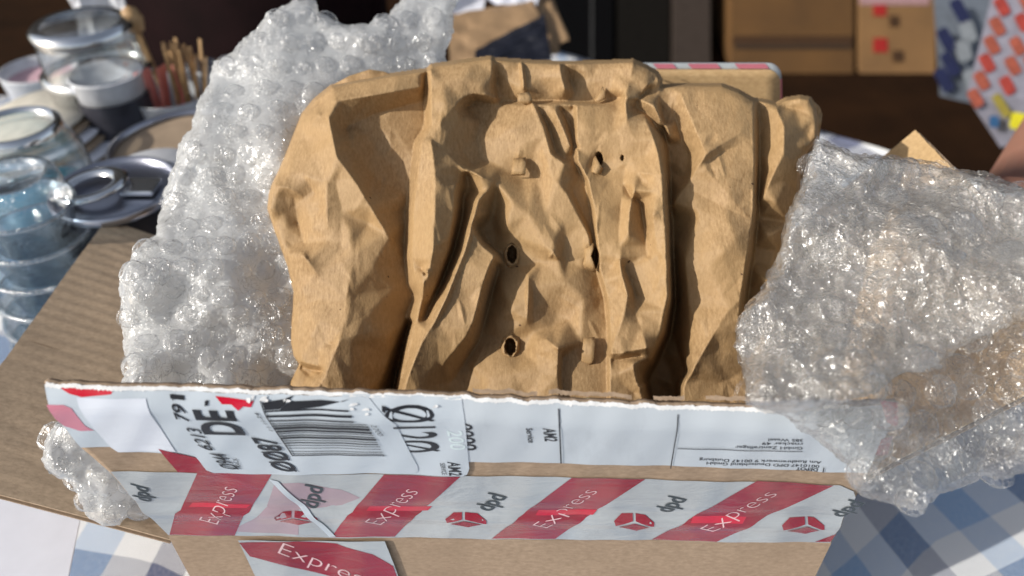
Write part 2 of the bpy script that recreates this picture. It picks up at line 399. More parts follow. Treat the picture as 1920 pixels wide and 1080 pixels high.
# --- labels and tape on the front flap
def layer(name, poly, lift, mat, parent=None, surf=flap, step=6): return poly_mesh(name, poly, lift, mat, parent or ff, surf, step)
def tp(x, d=2.0): return (x, torn_top(x) + d)
def topline(a, b, n=12, d=2.0): return [tp(x, d) for x in np.linspace(a, b, n)]
e1 = 0.00013
def seg_text(lst, parent, mat, surf=flap, lift=0.0008, name='lettering'):
    """words as flat meshes: (text, origin px, x-axis vector of the whole word, up vector of one cap height, thickness offset)"""
    VS, FS = [], []
    for (s, o, vx, vy, off, shear) in lst:
        cu = bpy.data.curves.new('t', 'FONT'); cu.body = s; cu.size = 1; cu.offset = off; cu.resolution_u = 4; cu.fill_mode = 'FRONT'
        ob = bpy.data.objects.new('t', cu); COL.objects.link(ob)
        dg = bpy.context.evaluated_depsgraph_get(); me = bpy.data.meshes.new_from_object(ob.evaluated_get(dg))
        co = np.array([tuple(v.co[:2]) for v in me.vertices]); fs = [tuple(p.vertices) for p in me.polygons]
        bpy.data.objects.remove(ob); bpy.data.curves.remove(cu); bpy.data.meshes.remove(me)
        if not len(co): continue
        wd = co[:, 0].max() - co[:, 0].min(); co[:, 0] -= co[:, 0].min(); cap = 0.69
        X = o[0] + co[:, 0] / wd * vx[0] + co[:, 1] / cap * vy[0]
        Y = o[1] + co[:, 0] / wd * vx[1] + co[:, 1] / cap * vy[1]
        W = surf(X, Y, np.full(len(X), lift)); b = len(VS)
        VS += list(W); FS += [tuple(b + i for i in f) for f in fs]
    return mesh(name, VS, FS, mat, parent, smooth=False)
def quads(lst, parent, mat, surf=flap, lift=0.0013, name='printed_line', sub=8):
    VS, FS = [], []
    for (a, b, wd) in lst:                              # a line from a to b of width wd (or quads by 4 corners)
        a = np.array(a, float); b = np.array(b, float); d = (b - a) / np.linalg.norm(b - a); nn = np.array([-d[1], d[0]]) * wd / 2
        m = max(1, int(np.linalg.norm(b - a) / 12))
        for q in range(m + 1):
            c = a + (b - a) * q / m
            for s in (1, -1): VS.append(c + nn * s)
        base = len(VS) - 2 * (m + 1)
        FS += [(base + 2 * q, base + 2 * q + 1, base + 2 * q + 3, base + 2 * q + 2) for q in range(m)]
    A = np.array(VS); W = surf(A[:, 0], A[:, 1], np.full(len(A), lift))
    return mesh(name, W, FS, mat, parent, smooth=False)

# clear/white tape ends at the left
lab0 = layer('tape_end', topline(74, 345, 14) + [(372, 800), (400, 876), (300, 850), (222, 848), (206, 838), (152, 838), (112, 792)], e1, LABEL2)
layer('tape_end', topline(96, 208, 8, 0.5) + [(204, 749), (150, 752), (125, 748)], 2 * e1, REDHI)
layer('tape_end', [(86, 761), (118, 761), (134, 766), (150, 786), (160, 797), (177, 806), (150, 807), (120, 799), (104, 786)], 2 * e1, TAPEP)
layer('tape_end', [(140, 752), (270, 755), (330, 846), (222, 847), (208, 838), (190, 818), (160, 780)], 3 * e1, m_print('tape_clear_edge', (0.70, 0.74, 0.82), .22, .05, .5))
layer('tape_end', [(297, 841), (373, 857), (396, 884), (334, 884)], 4 * e1, TAPER)
# right-hand shipping label
lab1 = layer('shipping_label', topline(858, 1682, 44) + [(1662, 812), (1625, 884), (1545, 884), (1400, 878), (1250, 872), (1060, 869), (870, 864)], 2 * e1, LABEL)
# middle label
lab2 = layer('shipping_label', topline(640, 864, 12, 1.0) + [(870, 782), (873, 800), (880, 876), (876, 887), (868, 890), (640, 886), (540, 880)], 4 * e1, LABEL2)
# left label with the barcode
lab3 = layer('shipping_label', topline(268, 690, 24, 3.0) + [(742, 792), (783, 872), (784, 880), (778, 885), (540, 887), (470, 886), (402, 884), (388, 878), (376, 862)], 6 * e1, LABEL2)
layer('tape_end', [(1658, 771), (1690, 772), (1682, 800), (1664, 794)], 3.2 * e1, REDHI); layer('tape_end', [(1652, 822), (1674, 816), (1662, 850), (1640, 852)], 3.2 * e1, TAPER)
lab1['label'] = 'wide white shipping label with printed address'; lab3['label'] = 'white shipping label with barcode'
layer('label_tear', [(400, 753), (474, 758), (470, 765), (455, 764), (447, 769), (432, 762), (415, 762)], 8 * e1, REDHI)


L8 = 9 * e1
seg_text([
    ('\u00d8944', (450, 877), (-26, -31), (-31, -3), 0.012, 0), ('6213', (403, 840), (-27, -39), (-27, -5), 0.01, 0),
    ('79', (357, 787), (-12, -23), (-26, -5), 0.01, 0), ('1', (343, 757), (-3, -5), (-26, -2), 0.01, 0),
    ('DE', (459, 812), (-25, -43), (-72, -2), 0.03, 0), ('TRACK', (456, 876), (-11, -21), (-9, -1), 0.0, 0),
    ('\u00d8\u00d887', (559, 881), (-45, -62), (-42, -3), 0.02, 0), ('11.11.24', (513, 805), (-28, -32), (-8, -2), 0.01, 0),
    ('2200', (695, 791), (15, 20), (11, 1), -0.01, 0)], lab3, INK, lift=L8)
seg_text([('\u00d812\u00d8', (722, 768), (14, 78), (88, 0), 0.012, 0), ('AM2', (839, 862), (4, 26), (23, 1), 0.01, 0),
          ('SERVICE', (825, 865), (4, 21), (9, 0), 0.0, 0)], lab2, INK, lift=5.2 * e1)
seg_text([('200', (838, 806), (8, 34), (28, 0), 0.01, 0)], lab2, GHOST, lift=5 * e1)
seg_text([('0000', (858, 793), (10, 49), (26, 1), 0.02, 0), ('AM2', (1018, 802), (4, 25), (23, 0), 0.02, 0), ('Service', (986, 801), (5, 29), (12, 0), 0.015, 0),
          ('GmbH Zentrallager', (1504, 836), (-126, -2), (0, 5.2), 0.008, 0), ('rnacker 49', (1504, 828), (-76, -1), (0, 5.2), 0.008, 0),
          ('385 Wesel', (1505, 821), (-65, -1), (0, 5), 0.008, 0), ('DEPOT', (1533, 877), (-40, -1), (-1, 5.5), 0.02, 0),
          ('0010147 DPD Deutschland GmbH', (1536, 871), (-211, -6), (-1, 5), 0.008, 0),
          ('Am Roehrenwerk 9 00147 Duisburg', (1540, 863.5), (-229, -5), (-1, 5), 0.008, 0)], lab1, INK, lift=3.2 * e1)
quads([((1048, 777), (1052, 868), 2.6), ((1273, 787), (1257, 876), 2.0), ((1270, 840), (1504, 844), 1.3), ((1544, 874), (1542, 883), 2.2)], lab1, INK, lift=5.5 * e1)
quads([((385, 757), (386, 763), 6), ((486, 757), (549, 851), 2.0), ((320, 750), (322, 757), 2)], lab3, INK, lift=L8)
bars = [(770, 2, 653), (777, 3.4, 660), (785, 2.4, 664), (790, 1.2, 688), (794, 2, 692), (799, 4.6, 694), (805, 3.4, 698), (809, 1.2, 701), (813.5, 1.6, 703), (818, 3.4, 706),
        (823, 1.2, 708), (827.5, 1.8, 710), (832, 1.2, 713), (837, 1.0, 715), (843, 1.0, 718), (847, 1.0, 720), (850, 1.6, 722)]
BV, BF = [], []
for y, t, xr in bars:
    xl = 488 + (y - 759) * 0.66; m = 22
    for q in range(m + 1):
        x = xl + (xr - xl) * q / m; yy = y + 1.0 - 2.0 * math.sin(math.pi * q / m)
        BV += [(x, yy - t / 2), (x, yy + t / 2)]
    b = len(BV) - 2 * (m + 1); BF += [(b + 2 * q, b + 2 * q + 1, b + 2 * q + 3, b + 2 * q + 2) for q in range(m)]
A = np.array(BV); mesh('barcode', flap(A[:, 0], A[:, 1], np.full(len(A), L8)), BF, INK, lab3, smooth=False)
for pl in ([(490, 760), (530, 757), (548, 753), (524, 768), (496, 769)], [(530, 764), (545, 759), (600, 759), (640, 761), (655, 758), (600, 766), (524, 770)],
           [(715, 766), (724, 768), (722, 775), (716, 772)]):
    poly_mesh('barcode', pl, L8, INK, lab3)
# peeled white scuffs where the label has been torn
def scuffs():
    rnd = random.Random(3); VS = []; FS = []
    for _ in range(12):
        x = rnd.choice([rnd.uniform(640, 720), rnd.uniform(500, 560), rnd.uniform(690, 870), rnd.uniform(440, 500)]); y = torn_top(x) + rnd.uniform(4, 20 if 640 < x < 720 else 9)
        m = rnd.randint(5, 8); b = len(VS); rr = rnd.uniform(2, 5); el = rnd.uniform(1, 3)
        for q in range(m):
            a = 2 * math.pi * q / m; r = rr * rnd.uniform(.5, 1.2)
            VS.append((x + el * r * math.cos(a), y + 0.6 * r * math.sin(a), rnd.uniform(0.0, 0.0006)))
        FS.append(tuple(range(b, b + m)))
    A = np.array(VS); P = flap(A[:, 0], A[:, 1], L8 + 1e-4 + .5 * A[:, 2])
    return mesh('torn_scuff', P, FS, TORN, ff, smooth=False)
tag(scuffs(), kind='stuff')

# the express tape across the hinge
tape = layer('express_tape', [(207, 884), (540, 889), (860, 891), (1210, 898), (1575, 909), (1600, 920), (1604, 932), (1557, 1018), (1240, 1013), (720, 1008), (316, 1003), (262, 950)], e1, TAPEW)
def stripe(tl, tr, br, bl, m=TAPER):
    # the band jogs where the tape bridges the crease
    def jog(a, b):
        return [a, (a[0] + (b[0] - a[0]) * .60, a[1] + (b[1] - a[1]) * .60), (a[0] + (b[0] - a[0]) * .60 - 10 * (1 if b[0] < a[0] else -1), a[1] + (b[1] - a[1]) * .64), b]
    return layer('red_stripe', [tl, tr] + jog(tr, br)[1:] + jog(tl, bl)[::-1][:-1], 2 * e1, m, tape)
stripe((371, 884), (510, 888), (440, 1004), (318, 1002))
stripe((720, 890), (863, 892), (740, 1006), (622, 1005))
stripe((1072, 895), (1210, 898), (1041, 1010), (922, 1008))
stripe((1420, 902), (1563, 909), (1343, 1014), (1222, 1012))
layer('red_stripe', [(1568, 1001), (1557, 1016), (1528, 1016)], 2 * e1, TAPER, tape)
layer('pale_overlap', [(560, 1002), (430, 996), (470, 975), (500, 950), (515, 905), (560, 903), (640, 918), (675, 934), (640, 950), (560, 955)], 1.5 * e1, LILAC, tape)
# highlight along the tape crease, painted as brighter red bands
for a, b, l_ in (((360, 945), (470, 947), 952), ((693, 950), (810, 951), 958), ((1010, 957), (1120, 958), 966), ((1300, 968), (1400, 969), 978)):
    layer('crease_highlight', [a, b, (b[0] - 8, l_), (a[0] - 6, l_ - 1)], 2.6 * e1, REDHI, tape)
ex = lambda o, e, up: ('Express', o, (e[0] - o[0], e[1] - o[1]), up, -0.018, 0)
seg_text([ex((409, 982), (447, 917), (-37, -9)), ex((715, 983), (786, 921), (-32, -9)), ex((1026, 988), (1122, 922), (-29, -8)), ex((1337, 995), (1459, 927), (-27, -8))],
         tape, PINKINK, lift=3.2 * e1)
dp = lambda o, vx: ('dpd', o, vx, (-42 * .93, -9), 0.035, 0)
def dpd(o, vx, sx=1.0):
    # bold rounded letters built of arcs: bowl + stem (d, p, d)
    return ('dpd', o, vx, (-33 * sx, -8), 0.018, 0)
seg_text([dpd((284, 943), (-6, -30)), dpd((594, 955), (12, -42)), dpd((919, 960), (31, -30)), dpd((1256, 962), (31, -28)), dpd((1580, 972), (42, -30), .9)], tape, INKG, lift=3.2 * e1)
def logo(x0, x1, y0, y1, cx, sub=tape):
    w_, h = x1 - x0, y1 - y0; P = lambda u, v: (x0 + u * w_, y0 + v * h)
    g = 0.035; c = (cx - x0) / w_
    A = [P(0.2, .02), P(c - g, .0), P(c - g, .36), P(0.04, .66), P(0.0, .36)]
    B = [P(c + g, .0), P(.78, .06), P(1.0, .42), P(1.0, .66), P(.93, .66), P(c + g, .36)]
    C = [P(0.12, .74), P(c, .47), P(.88, .74), P(.56, 1.0)]
    for p in (A, B, C): layer('logo_cube', p, 3.0 * e1, TAPER, sub, step=8)
logo(515, 596, 956, 983, 550); logo(835, 912, 960, 987, 869); logo(1151, 1226, 963, 993, 1189); logo(1465, 1545, 970, 1001, 1512)

# tape end running down the front face
def face(px, py, lift=0.0):
    P = on_plane(px, py, np.array([0, Yf, 0]), np.array([0, 1.0, 0]))
    return P + np.array([0, -1.0, 0]) * (lift + 0.0002 * np.sin(np.asarray(px) * .05))[..., None] + np.array([0, -0.0016, 0])
tf = poly_mesh('express_tape', [(448, 1008), (722, 1010), (738, 1050), (775, 1150), (515, 1150)], e1, TAPEW, boxr, face)
poly_mesh('red_stripe', [(450, 1012), (560, 1009), (632, 1013), (648, 1019), (700, 1034), (738, 1056), (768, 1140), (650, 1082), (470, 1038)], 2 * e1, TAPER, tf, face)
seg_text([('Express', (522, 1030), (176, 66), (11, -20), -0.015, 0)], tf, PINKINK, face, 3.4 * e1)
# clear tape crumpled where it crosses the corner
def crinkle(px0, py0, px1, py1, wd, mat, parent, seed):
    n = 26; VS = []; FS = []
    for q in range(n + 1):
        t = q / n; x = px0 + (px1 - px0) * t; y = py0 + (py1 - py0) * t
        for s in range(5):
            o = (s / 4 - .5) * wd * (0.7 + .5 * noise.noise(Vector((t * 5, seed, 0))))
            dx, dy = -(py1 - py0), (px1 - px0); L = math.hypot(dx, dy)
            VS.append(flap(np.array(x + dx / L * o), np.array(y + dy / L * o), np.array(0.001 + 0.0022 * math.cos((s / 4 - .5) * 3) * abs(1 + noise.noise(Vector((t * 9, s, seed)))))))
    for q in range(n):
        for s in range(4): a = q * 5 + s; FS.append((a, a + 1, a + 6, a + 5))
    return mesh('tape_wrinkle', VS, FS, mat, parent)
layer('clear_film_edge', [(505, 897), (522, 900), (630, 1003), (618, 1004)], 4.4 * e1, LABEL2, tape)

# side and back flaps
def flute(u, v, p, amp=0.00016, k=27):
    q = v * k * 2 * math.pi + 1.6 * noise.noise(Vector((p.x * 9, p.y * 9, 0)))
    return (0, 0, amp * math.sin(q) * (0.6 + noise.noise(Vector((p.x * 20, p.y * 6, 4)))) + 0.0003 * noise.noise(Vector((p.x * 50, p.y * 90, 2))) + 0.001 * noise.noise(Vector((p.x * 12, p.y * 14, 5))))
def side_flap(name, a, b, c, d, mat, lab=None):
    """corrugated board: two liners with a recessed wavy core between them, all in one flap"""
    a, b, c, d = (V(x) for x in (a, b, c, d)); nn = (b - a).cross(d - a).normalized()
    if nn.z < 0: nn = -nn
    f = slab(name, [a, b, c, d], tuple(-nn * 0.0008), mat, boxr, (26, 120), fn=lambda u, v, p: flute(u, v, p))
    f2 = slab('outer_liner', [x - nn * 0.0036 for x in (a, b, c, d)], tuple(-nn * 0.0008), CARD, f, (2, 2))
    # wavy core
    VS, FS = [], []; m = 420
    ins = 0.0012
    for i in range(m + 1):
        t = i / m
        for (p, q) in ((a, d), (b, c)):
            e = p.lerp(q, 0.004 + t * 0.992); o = a.lerp(b, .5) - p; o.normalize()
            VS.append(e + o * ins - nn * (0.0022 + 0.0014 * math.sin(t * 2 * math.pi * 38)))
    FS = [(2 * i, 2 * i + 1, 2 * i + 3, 2 * i + 2) for i in range(m)]
    mesh('fluted_core', VS, FS, CARD_EDGE, f)
    # core seen along the cut ends
    for (p, q) in ((a, b), (d, c)):
        VS, FS = [], []
        for i in range(m + 1):
            t = i / m; e = p.lerp(q, t); ins_ = ((a + b + c + d) / 4 - e).normalized() * 0.0016
            r_ = 0.0006 * noise.noise(Vector((t * 40, p.x, 0)))
            VS += [e + ins_ - nn * (0.0009 + r_), e + ins_ - nn * 0.0035]
        mesh('fluted_core', VS, [(2 * i, 2 * i + 1, 2 * i + 3, 2 * i + 2) for i in range(m)], CARD_EDGE, f)
    return f
lf_tip = at(200, 410, .560)
lf_near = at(-150, 888, .383)
lf = side_flap('side_flap', (HL[0], Yf, RIM), lf_near, lf_tip, (HL[0], Yb, RIM), CARD_IN)
lf['label'] = 'side flap folded outward on the left showing ridged inner board'
rf_tip = on_plane(1716, 244, np.array([0, Yb, 0]), np.array([0, 1.0, 0]))
rf_near = on_plane(2117, 640, np.array([0, Yf, 0]), np.array([0, 1.0, 0]))
rf = side_flap('side_flap', (HR[0], Yf + .024, RIM), rf_near, rf_tip, (HR[0], Yb, RIM), CARD_GOLD)
rf['label'] = 'side flap folded outward on the right under bubble wrap'
bt = Yb + 0.012
Pb = lambda x, y, o=0: on_plane(x, y, np.array([0, bt + o, 0]), np.array([0, 1.0, -0.10]))
def rounded(x0, x1, y0, y1, r):
    pts = [(x0, y1), (x0, y0 + r)]
    for k in range(9): a = math.pi + k * math.pi / 16; pts.append((x0 + r + r * math.cos(a), y0 + r + r * math.sin(a)))
    for k in range(9): a = 1.5 * math.pi + k * math.pi / 16; pts.append((x1 - r + r * math.cos(a), y0 + r + r * math.sin(a)))
    return pts + [(x1, y0 + r), (x1, y1)]
bsurf = lambda px, py, l: Pb(np.asarray(px), np.asarray(py)) + np.array([0, -1.0, 0]) * np.asarray(l)[..., None]
bk = poly_mesh('back_flap', rounded(700, 1461, 131, 470, 20), 0.0, CARD_GOLD, boxr, bsurf, 24)
sm = bk.modifiers.new('thickness', 'SOLIDIFY'); sm.thickness = 0.0042; sm.offset = 0
bt2 = poly_mesh('taped_outer_liner', rounded(694, 1467, 122, 470, 24), -0.0035, TAPEW, bk, bsurf, 24)
sm = bt2.modifiers.new('thickness', 'SOLIDIFY'); sm.thickness = 0.002; sm.offset = 0
for a in ((1225, 1262), (1290, 1345), (1378, 1436)):
    poly_mesh('red_stripe', [(a[0], 121.3), (a[1], 121.3), (a[1] + 8, 130.5), (a[0] + 8, 130.5)], -0.0017, TAPEP, bk, bsurf, 9)
poly_mesh('red_stripe', [(1461.5, 150), (1467.6, 150), (1467.6, 215), (1461.5, 215)], -0.0017, TAPEP, bk, bsurf, 9)

# ------------------------------------------------------------------ the kraft paper parcel
PA, PB_, PC = at(960, 775, .392), at(960, 110, .428), at(1400, 775, .392)
PN = np.cross(PC - PA, PB_ - PA); PN /= np.linalg.norm(PN)
if PN @ FW > 0: PN = -PN
CH = [   # creases: (height in mm towards the viewer at each photographed point)
 [(504,391,0),(508,368,0),(513,347,1)], [(513,347,2),(540,352,4),(558,362,3),(571,372,1)], [(552,372,-1),(560,420,-6),(571,458,-3)], [(575,380,1),(580,420,0),(577,455,-1),(571,462,-1)],
 [(564,324,4),(580,332,6),(591,350,5)], [(572,338,4),(583,350,3),(591,364,2)], [(613,344,9),(606,370,7),(600,391,3),(585,430,2)],
 [(616,220,10),(631,293,11),(671,347,11),(702,400,9),(731,449,6)], [(585,232,3),(597,214,5),(612,222,7)], [(613,344,9),(612,400,7),(618,450,4)], [(630,345,8),(641,390,6),(640,460,5)],
 [(622,164,3),(700,150,5),(760,141,6),(800,134,6)], [(628,190,8),(700,178,8),(790,163,6)], [(650,240,-3),(700,215,-4),(770,195,-4),(798,190,-4)],
 [(570,480,7),(600,520,5)], [(582,631,4),(600,640,4),(620,646,5),(635,642,10)], [(649,560,8),(647,600,9),(635,642,10)], [(635,642,10),(610,700,9),(582,755,8),(560,800,8)],
 [(563,678,1),(580,684,2),(603,689,3)], [(566,686,-5),(582,692,-5),(603,697,-3)],
 [(776,561,-8),(755,610,-8),(733,660,-8),(712,720,-8),(700,755,-8)], [(735,751,-30),(745,700,-30),(760,640,-25),(771,605,-19)],
 # column one, left step
 [(800,137,2),(799,190,-5),(797,240,-7),(778,267,-7),(763,391,-5),(759,480,-4),(765,533,-5),(776,552,-7)],
 [(808,131,9),(807,190,10),(807,235,9),(789,268,10),(774,391,9),(771,480,9),(780,531,8),(787,554,5),(777,596,3),(765,631,1),(758,666,-2),(740,751,-6)],
 [(809,264,14),(816,330,16),(815,391,17),(812,470,17),(806,500,15)], [(789,515,14),(800,508,17),(803,520,15),(797,530,13)], [(790,502,8),(797,512,9)], [(795,530,15),(790,560,10),(783,600,5),(768,660,0),(750,735,-6)],
 [(853,350,13),(852,391,12),(840,470,10),(818,530,8),(804,562,5)], [(870,360,-2),(867,410,-6),(853,465,-7),(832,520,-5),(812,562,-2),(798,598,0)],
 [(929,342,6),(898,373,11),(882,431,15),(870,470,15),(853,511,15),(836,558,15),(814,603,14),(790,642,13),(765,700,11),(740,760,9)],
 [(891,432,12),(878,480,13),(860,525,13),(843,565,12),(822,608,12)],
 [(886,434,12),(905,460,13),(924,475,14),(928,480,15)], [(895,428,-4),(912,452,-5),(932,470,-3)],
 [(928,480,15),(916,504,15),(902,547,14),(888,603,12),(874,631,10),(832,682,8)], [(936,500,-3),(925,540,-6),(912,590,-6),(898,640,-5),(862,695,-3),(842,720,0)],
 [(875,320,12),(884,322,11),(905,332,10),(929,342,7)], [(860,345,7),(866,330,6),(876,327,0)],
 [(853,198,11),(830,222,11),(809,262,11)], [(809,264,12),(840,290,11),(871,320,10)], [(860,215,8),(857,240,6),(866,280,2),(885,310,0)],
 [(853,198,11),(866,184,9),(884,176,8),(910,178,7),(929,185,3)], [(876,202,-3),(892,190,-4),(925,196,-3)],
 [(924,111,8),(922,140,7),(918,170,6)],[(927,113,5),(932,150,-1),(934,184,-3)],
 [(973,118,4),(975,140,4),(978,165,4)],[(977,118,8),(980,140,8),(982,165,7)],[(982,118,4),(985,140,4),(987,165,4)],
 [(1049,120,11),(1055,150,10),(1060,168,9)],[(1058,122,5),(1070,150,-1),(1076,175,0)],
 [(809,128,5),(860,118,6),(924,109,8),(973,115,4),(1049,119,8),(1120,119,5),(1187,116,10),(1231,138,7)],
 [(940,190,-5),(991,190,-2),(1058,190,-1),(1116,192,-1),(1165,182,3)], [(945,200,-2),(995,197,6),(1058,196,7),(1116,198,8),(1160,202,7)],
 [(998,192,9),(1010,215,9),(1020,240,10),(1033,289,10),(1060,307,11)], [(1006,196,5),(1028,238,2),(1042,285,3),(1058,300,4)],
 [(1042,209,10),(1056,240,9),(1070,276,8)], [(1052,205,3),(1069,238,1),(1082,278,3)],
 [(1024,324,7),(1045,342,10),(1064,364,10),(1082,400,9),(1102,436,9),(1109,467,8)], [(1072,358,4),(1090,396,3),(1108,434,3)],
 [(1075,198,4),(1077,302,2),(1097,338,3),(1108,391,2),(1115,458,3),(1119,504,1),(1134,559,2),(1138,602,4),(1138,650,6),(1138,830,6)],
 [(1080,198,8),(1082,302,9),(1102,338,10),(1113,391,10),(1120,458,10),(1124,504,8),(1139,559,9),(1143,602,10),(1143,650,10),(1143,830,9)],
 [(991,515,6),(992,560,7.5),(988,600,6)], [(999,540,5),(1000,600,4)],
 [(1010,640,7),(1025,636,10),(1047,655,16)], [(1012,668,7),(1020,658,10),(1047,656,14)],[(1004,650,6),(1010,700,8),(1012,770,9),(1012,830,9)],[(1047,656,14),(1046,700,11),(1050,770,10),(1050,830,9)],[(1054,668,7),(1052,700,7),(1056,770,7),(1056,830,6)],
 [(1028,483,5),(1037,474,10),(1049,486,6)],
 # column two
 [(1171,178,13),(1176,230,13),(1189,260,13),(1183,290,10),(1171,320,8)], [(1171,320,8),(1210,325,14),(1244,329,19)], [(1176,182,14),(1200,186,10),(1228,200,14),(1243,230,11),(1256,258,7)], [(1190,200,6),(1214,214,5),(1235,245,3)],
 [(1187,118,11),(1182,150,10),(1172,178,13)], [(1205,175,9),(1214,160,10),(1228,148,6)], [(1195,190,6),(1204,180,5),(1216,165,4)],
 [(1212,225,12),(1224,253,15),(1236,290,16),(1243,329,19),(1246,380,18),(1250,436,18),(1252,500,18),(1254,557,18),(1246,590,16),(1240,624,13),(1217,672,8)],
 [(1234,150,8),(1238,200,2),(1252,270,-3),(1256,330,-6),(1260,436,-9),(1264,520,-14),(1266,570,-20),(1258,624,-24),(1232,680,-26),(1214,715,-25),(1228,765,-28)],
 [(1217,672,9),(1200,678,12),(1186,682,14)], [(1186,682,14),(1200,730,11),(1218,770,6),(1230,830,2)],
 [(1171,320,8),(1165,380,9),(1161,430,10),(1162,486,11)], [(1171,347,8),(1185,370,7),(1202,382,6)], [(1202,382,6),(1208,420,6),(1214,482,10)], [(1214,482,12),(1232,520,15),(1254,557,18)],
 [(1190,350,14),(1180,400,14),(1178,440,14)], [(1222,400,17),(1228,440,15),(1235,490,14)],
 [(1162,486,12),(1168,520,14),(1178,556,16)], [(1178,556,16),(1170,590,15),(1160,620,13),(1141,662,12)], [(1170,500,7),(1186,535,7),(1192,556,8)],
 [(1141,662,13),(1165,664,14),(1180,658,14),(1214,653,17)], [(1150,675,8),(1180,672,8),(1200,666,9)], [(1178,556,13),(1196,600,12),(1214,653,17)], [(1168,720,9),(1190,738,8),(1205,725,12)],
 # right section
 [(1240,166,4),(1290,160,7),(1353,160,8),(1400,182,8)],
 [(1278,180,9),(1288,205,10),(1300,235,12),(1312,262,12),(1324,289,14)], [(1262,200,3),(1275,250,1),(1290,290,0),(1290,330,3)], [(1324,289,15),(1350,272,13),(1389,249,12)], [(1330,300,11),(1355,285,10),(1380,275,10)],
 [(1324,289,15),(1305,318,11),(1287,347,8),(1268,372,5),(1255,392,2)],
 [(1272,475,-2),(1274,540,-6),(1281,639,-6),(1293,690,4)], [(1284,480,6),(1290,560,5),(1295,639,4),(1300,690,9)], [(1298,694,10),(1285,712,7),(1279,725,6),(1279,830,6)], [(1268,722,-22),(1268,830,-22)], [(1268,640,-20),(1278,680,-16),(1285,698,-12),(1272,716,-18)],
 [(1298,694,10),(1330,640,12),(1363,585,13),(1390,560,12)], [(1310,712,5),(1345,720,3),(1380,705,2),(1400,680,2)],
 [(1413,191,9),(1415,302,12),(1414,391,13),(1404,464,13),(1391,548,12),(1385,620,10)], [(1421,191,-2),(1424,302,-1),(1423,391,-2),(1415,464,-4),(1402,556,-6),(1396,620,-8)],
 [(1456,204,8),(1469,236,11),(1470,265,11),(1469,289,11)], [(1469,289,11),(1483,299,8),(1496,303,5)], [(1469,289,11),(1445,335,11),(1428,376,8)], [(1473,187,4),(1500,184,6),(1518,187,5)], [(1456,198,5),(1473,202,2),(1500,206,2),(1528,222,3)],
 [(1494,364,-2),(1474,440,-3),(1453,507,-4)],
]
PT = [(575,260,-2),(600,190,-2),(545,300,-1),(540,330,2),(530,400,-2),(540,430,-4),(640,700,9),(660,480,8),(600,560,3),(560,550,-1),(556,610,-3),(660,640,8),(680,600,8),(700,500,7),(735,465,3),(740,540,0),(726,631,-1),(660,700,6),(690,730,0),(650,755,6),
 (700,270,-6),(740,320,-7),(700,330,-3),(755,400,-5),(745,450,-1),(760,300,-7),(660,280,1),(590,290,4),(575,715,-3),(556,740,-3),(690,420,4),(655,430,7),(600,600,5),
 (830,155,10),(870,145,10),(905,160,9),(835,190,13),(838,250,10),(830,350,16),(835,450,14),(880,360,-3),(905,360,7),(905,390,4),(905,435,-7),(930,440,-5),(925,400,-5),(900,480,13),(880,560,12),(860,620,11),(820,680,9),(790,720,8),(800,760,6),(840,765,-2),(870,730,-3),(900,720,0),
 (950,150,2),(1010,145,5),(1030,175,1),(1110,150,4),(1090,180,0),(1150,140,7),(1140,170,4),
 (905,230,-4),(895,260,-3),(930,260,2),(960,240,7),(985,270,7),(1005,280,6),(905,300,-3),(940,315,0),(980,335,1),(1005,325,2),(930,365,0),(960,380,8),(990,400,9),(1025,400,7),(950,420,6),(960,445,3),(985,500,1),(1015,490,3),(950,500,-1),(940,540,2),(960,580,6),(930,600,0),(1020,560,4),
 (1045,590,1),(1035,615,2),(1065,600,2),(1090,590,7),(1000,625,2),(940,640,0),(985,660,1),(960,700,6),(920,710,4),(900,750,2),(960,750,7),(990,740,6),(1030,720,11),(1090,640,7),(1095,560,7),(1090,500,4),(1060,450,5),(1060,490,3),(1060,530,7),(1050,420,8),(1100,710,7),(1110,760,7),
 (1100,240,10),(1150,250,11),(1125,310,6),(1145,345,8),(1135,400,11),(1140,450,10),(1148,500,8),(1155,540,10),(1150,600,10),(1155,290,9),(1030,260,5),(1100,290,8),(1210,290,11),(1205,340,11),(1230,360,16),(1215,440,11),(1200,600,14),(1235,600,14),(1190,640,13),(1160,700,11),(1170,770,10),
 (1255,200,3),(1270,350,1),(1265,410,-6),(1340,220,12),(1380,190,10),(1360,400,14),(1310,400,9),(1330,500,11),(1380,450,15),(1370,340,13),(1310,600,9),(1340,650,8),(1360,770,5),(1300,760,6),(1390,740,4),
 (1440,230,3),(1435,300,5),(1500,240,4),(1485,270,7),(1520,250,0),(1440,440,6),(1430,520,4),(1455,380,9),(1475,340,6),(1420,620,0),(1420,700,0),(1250,740,-28),(1255,690,-26)]
SIL = [(504,391),(508,362),(513,346),(540,283),(569,213),(590,188),(622,163),(660,155),(700,148),(738,141),(802,132),(809,124),(860,117),(920,109),(926,112),(973,115),(1000,117),(1049,119),(1120,118),(1187,115),
       (1212,126),(1231,137),(1238,150),(1238,163),(1290,160),(1353,160),(1385,172),(1411,187),(1440,192),(1456,196),(1473,187),(1500,183),(1518,186),(1527,203),(1532,228),(1531,258),(1510,285),(1499,304),(1494,364),(1474,435),
       (1453,507),(1440,600),(1432,700),(1430,850),(535,850),(540,752),(545,715),(562,682),(550,668),(545,640),(547,600),(551,547),(540,500),(529,471),(514,430)]
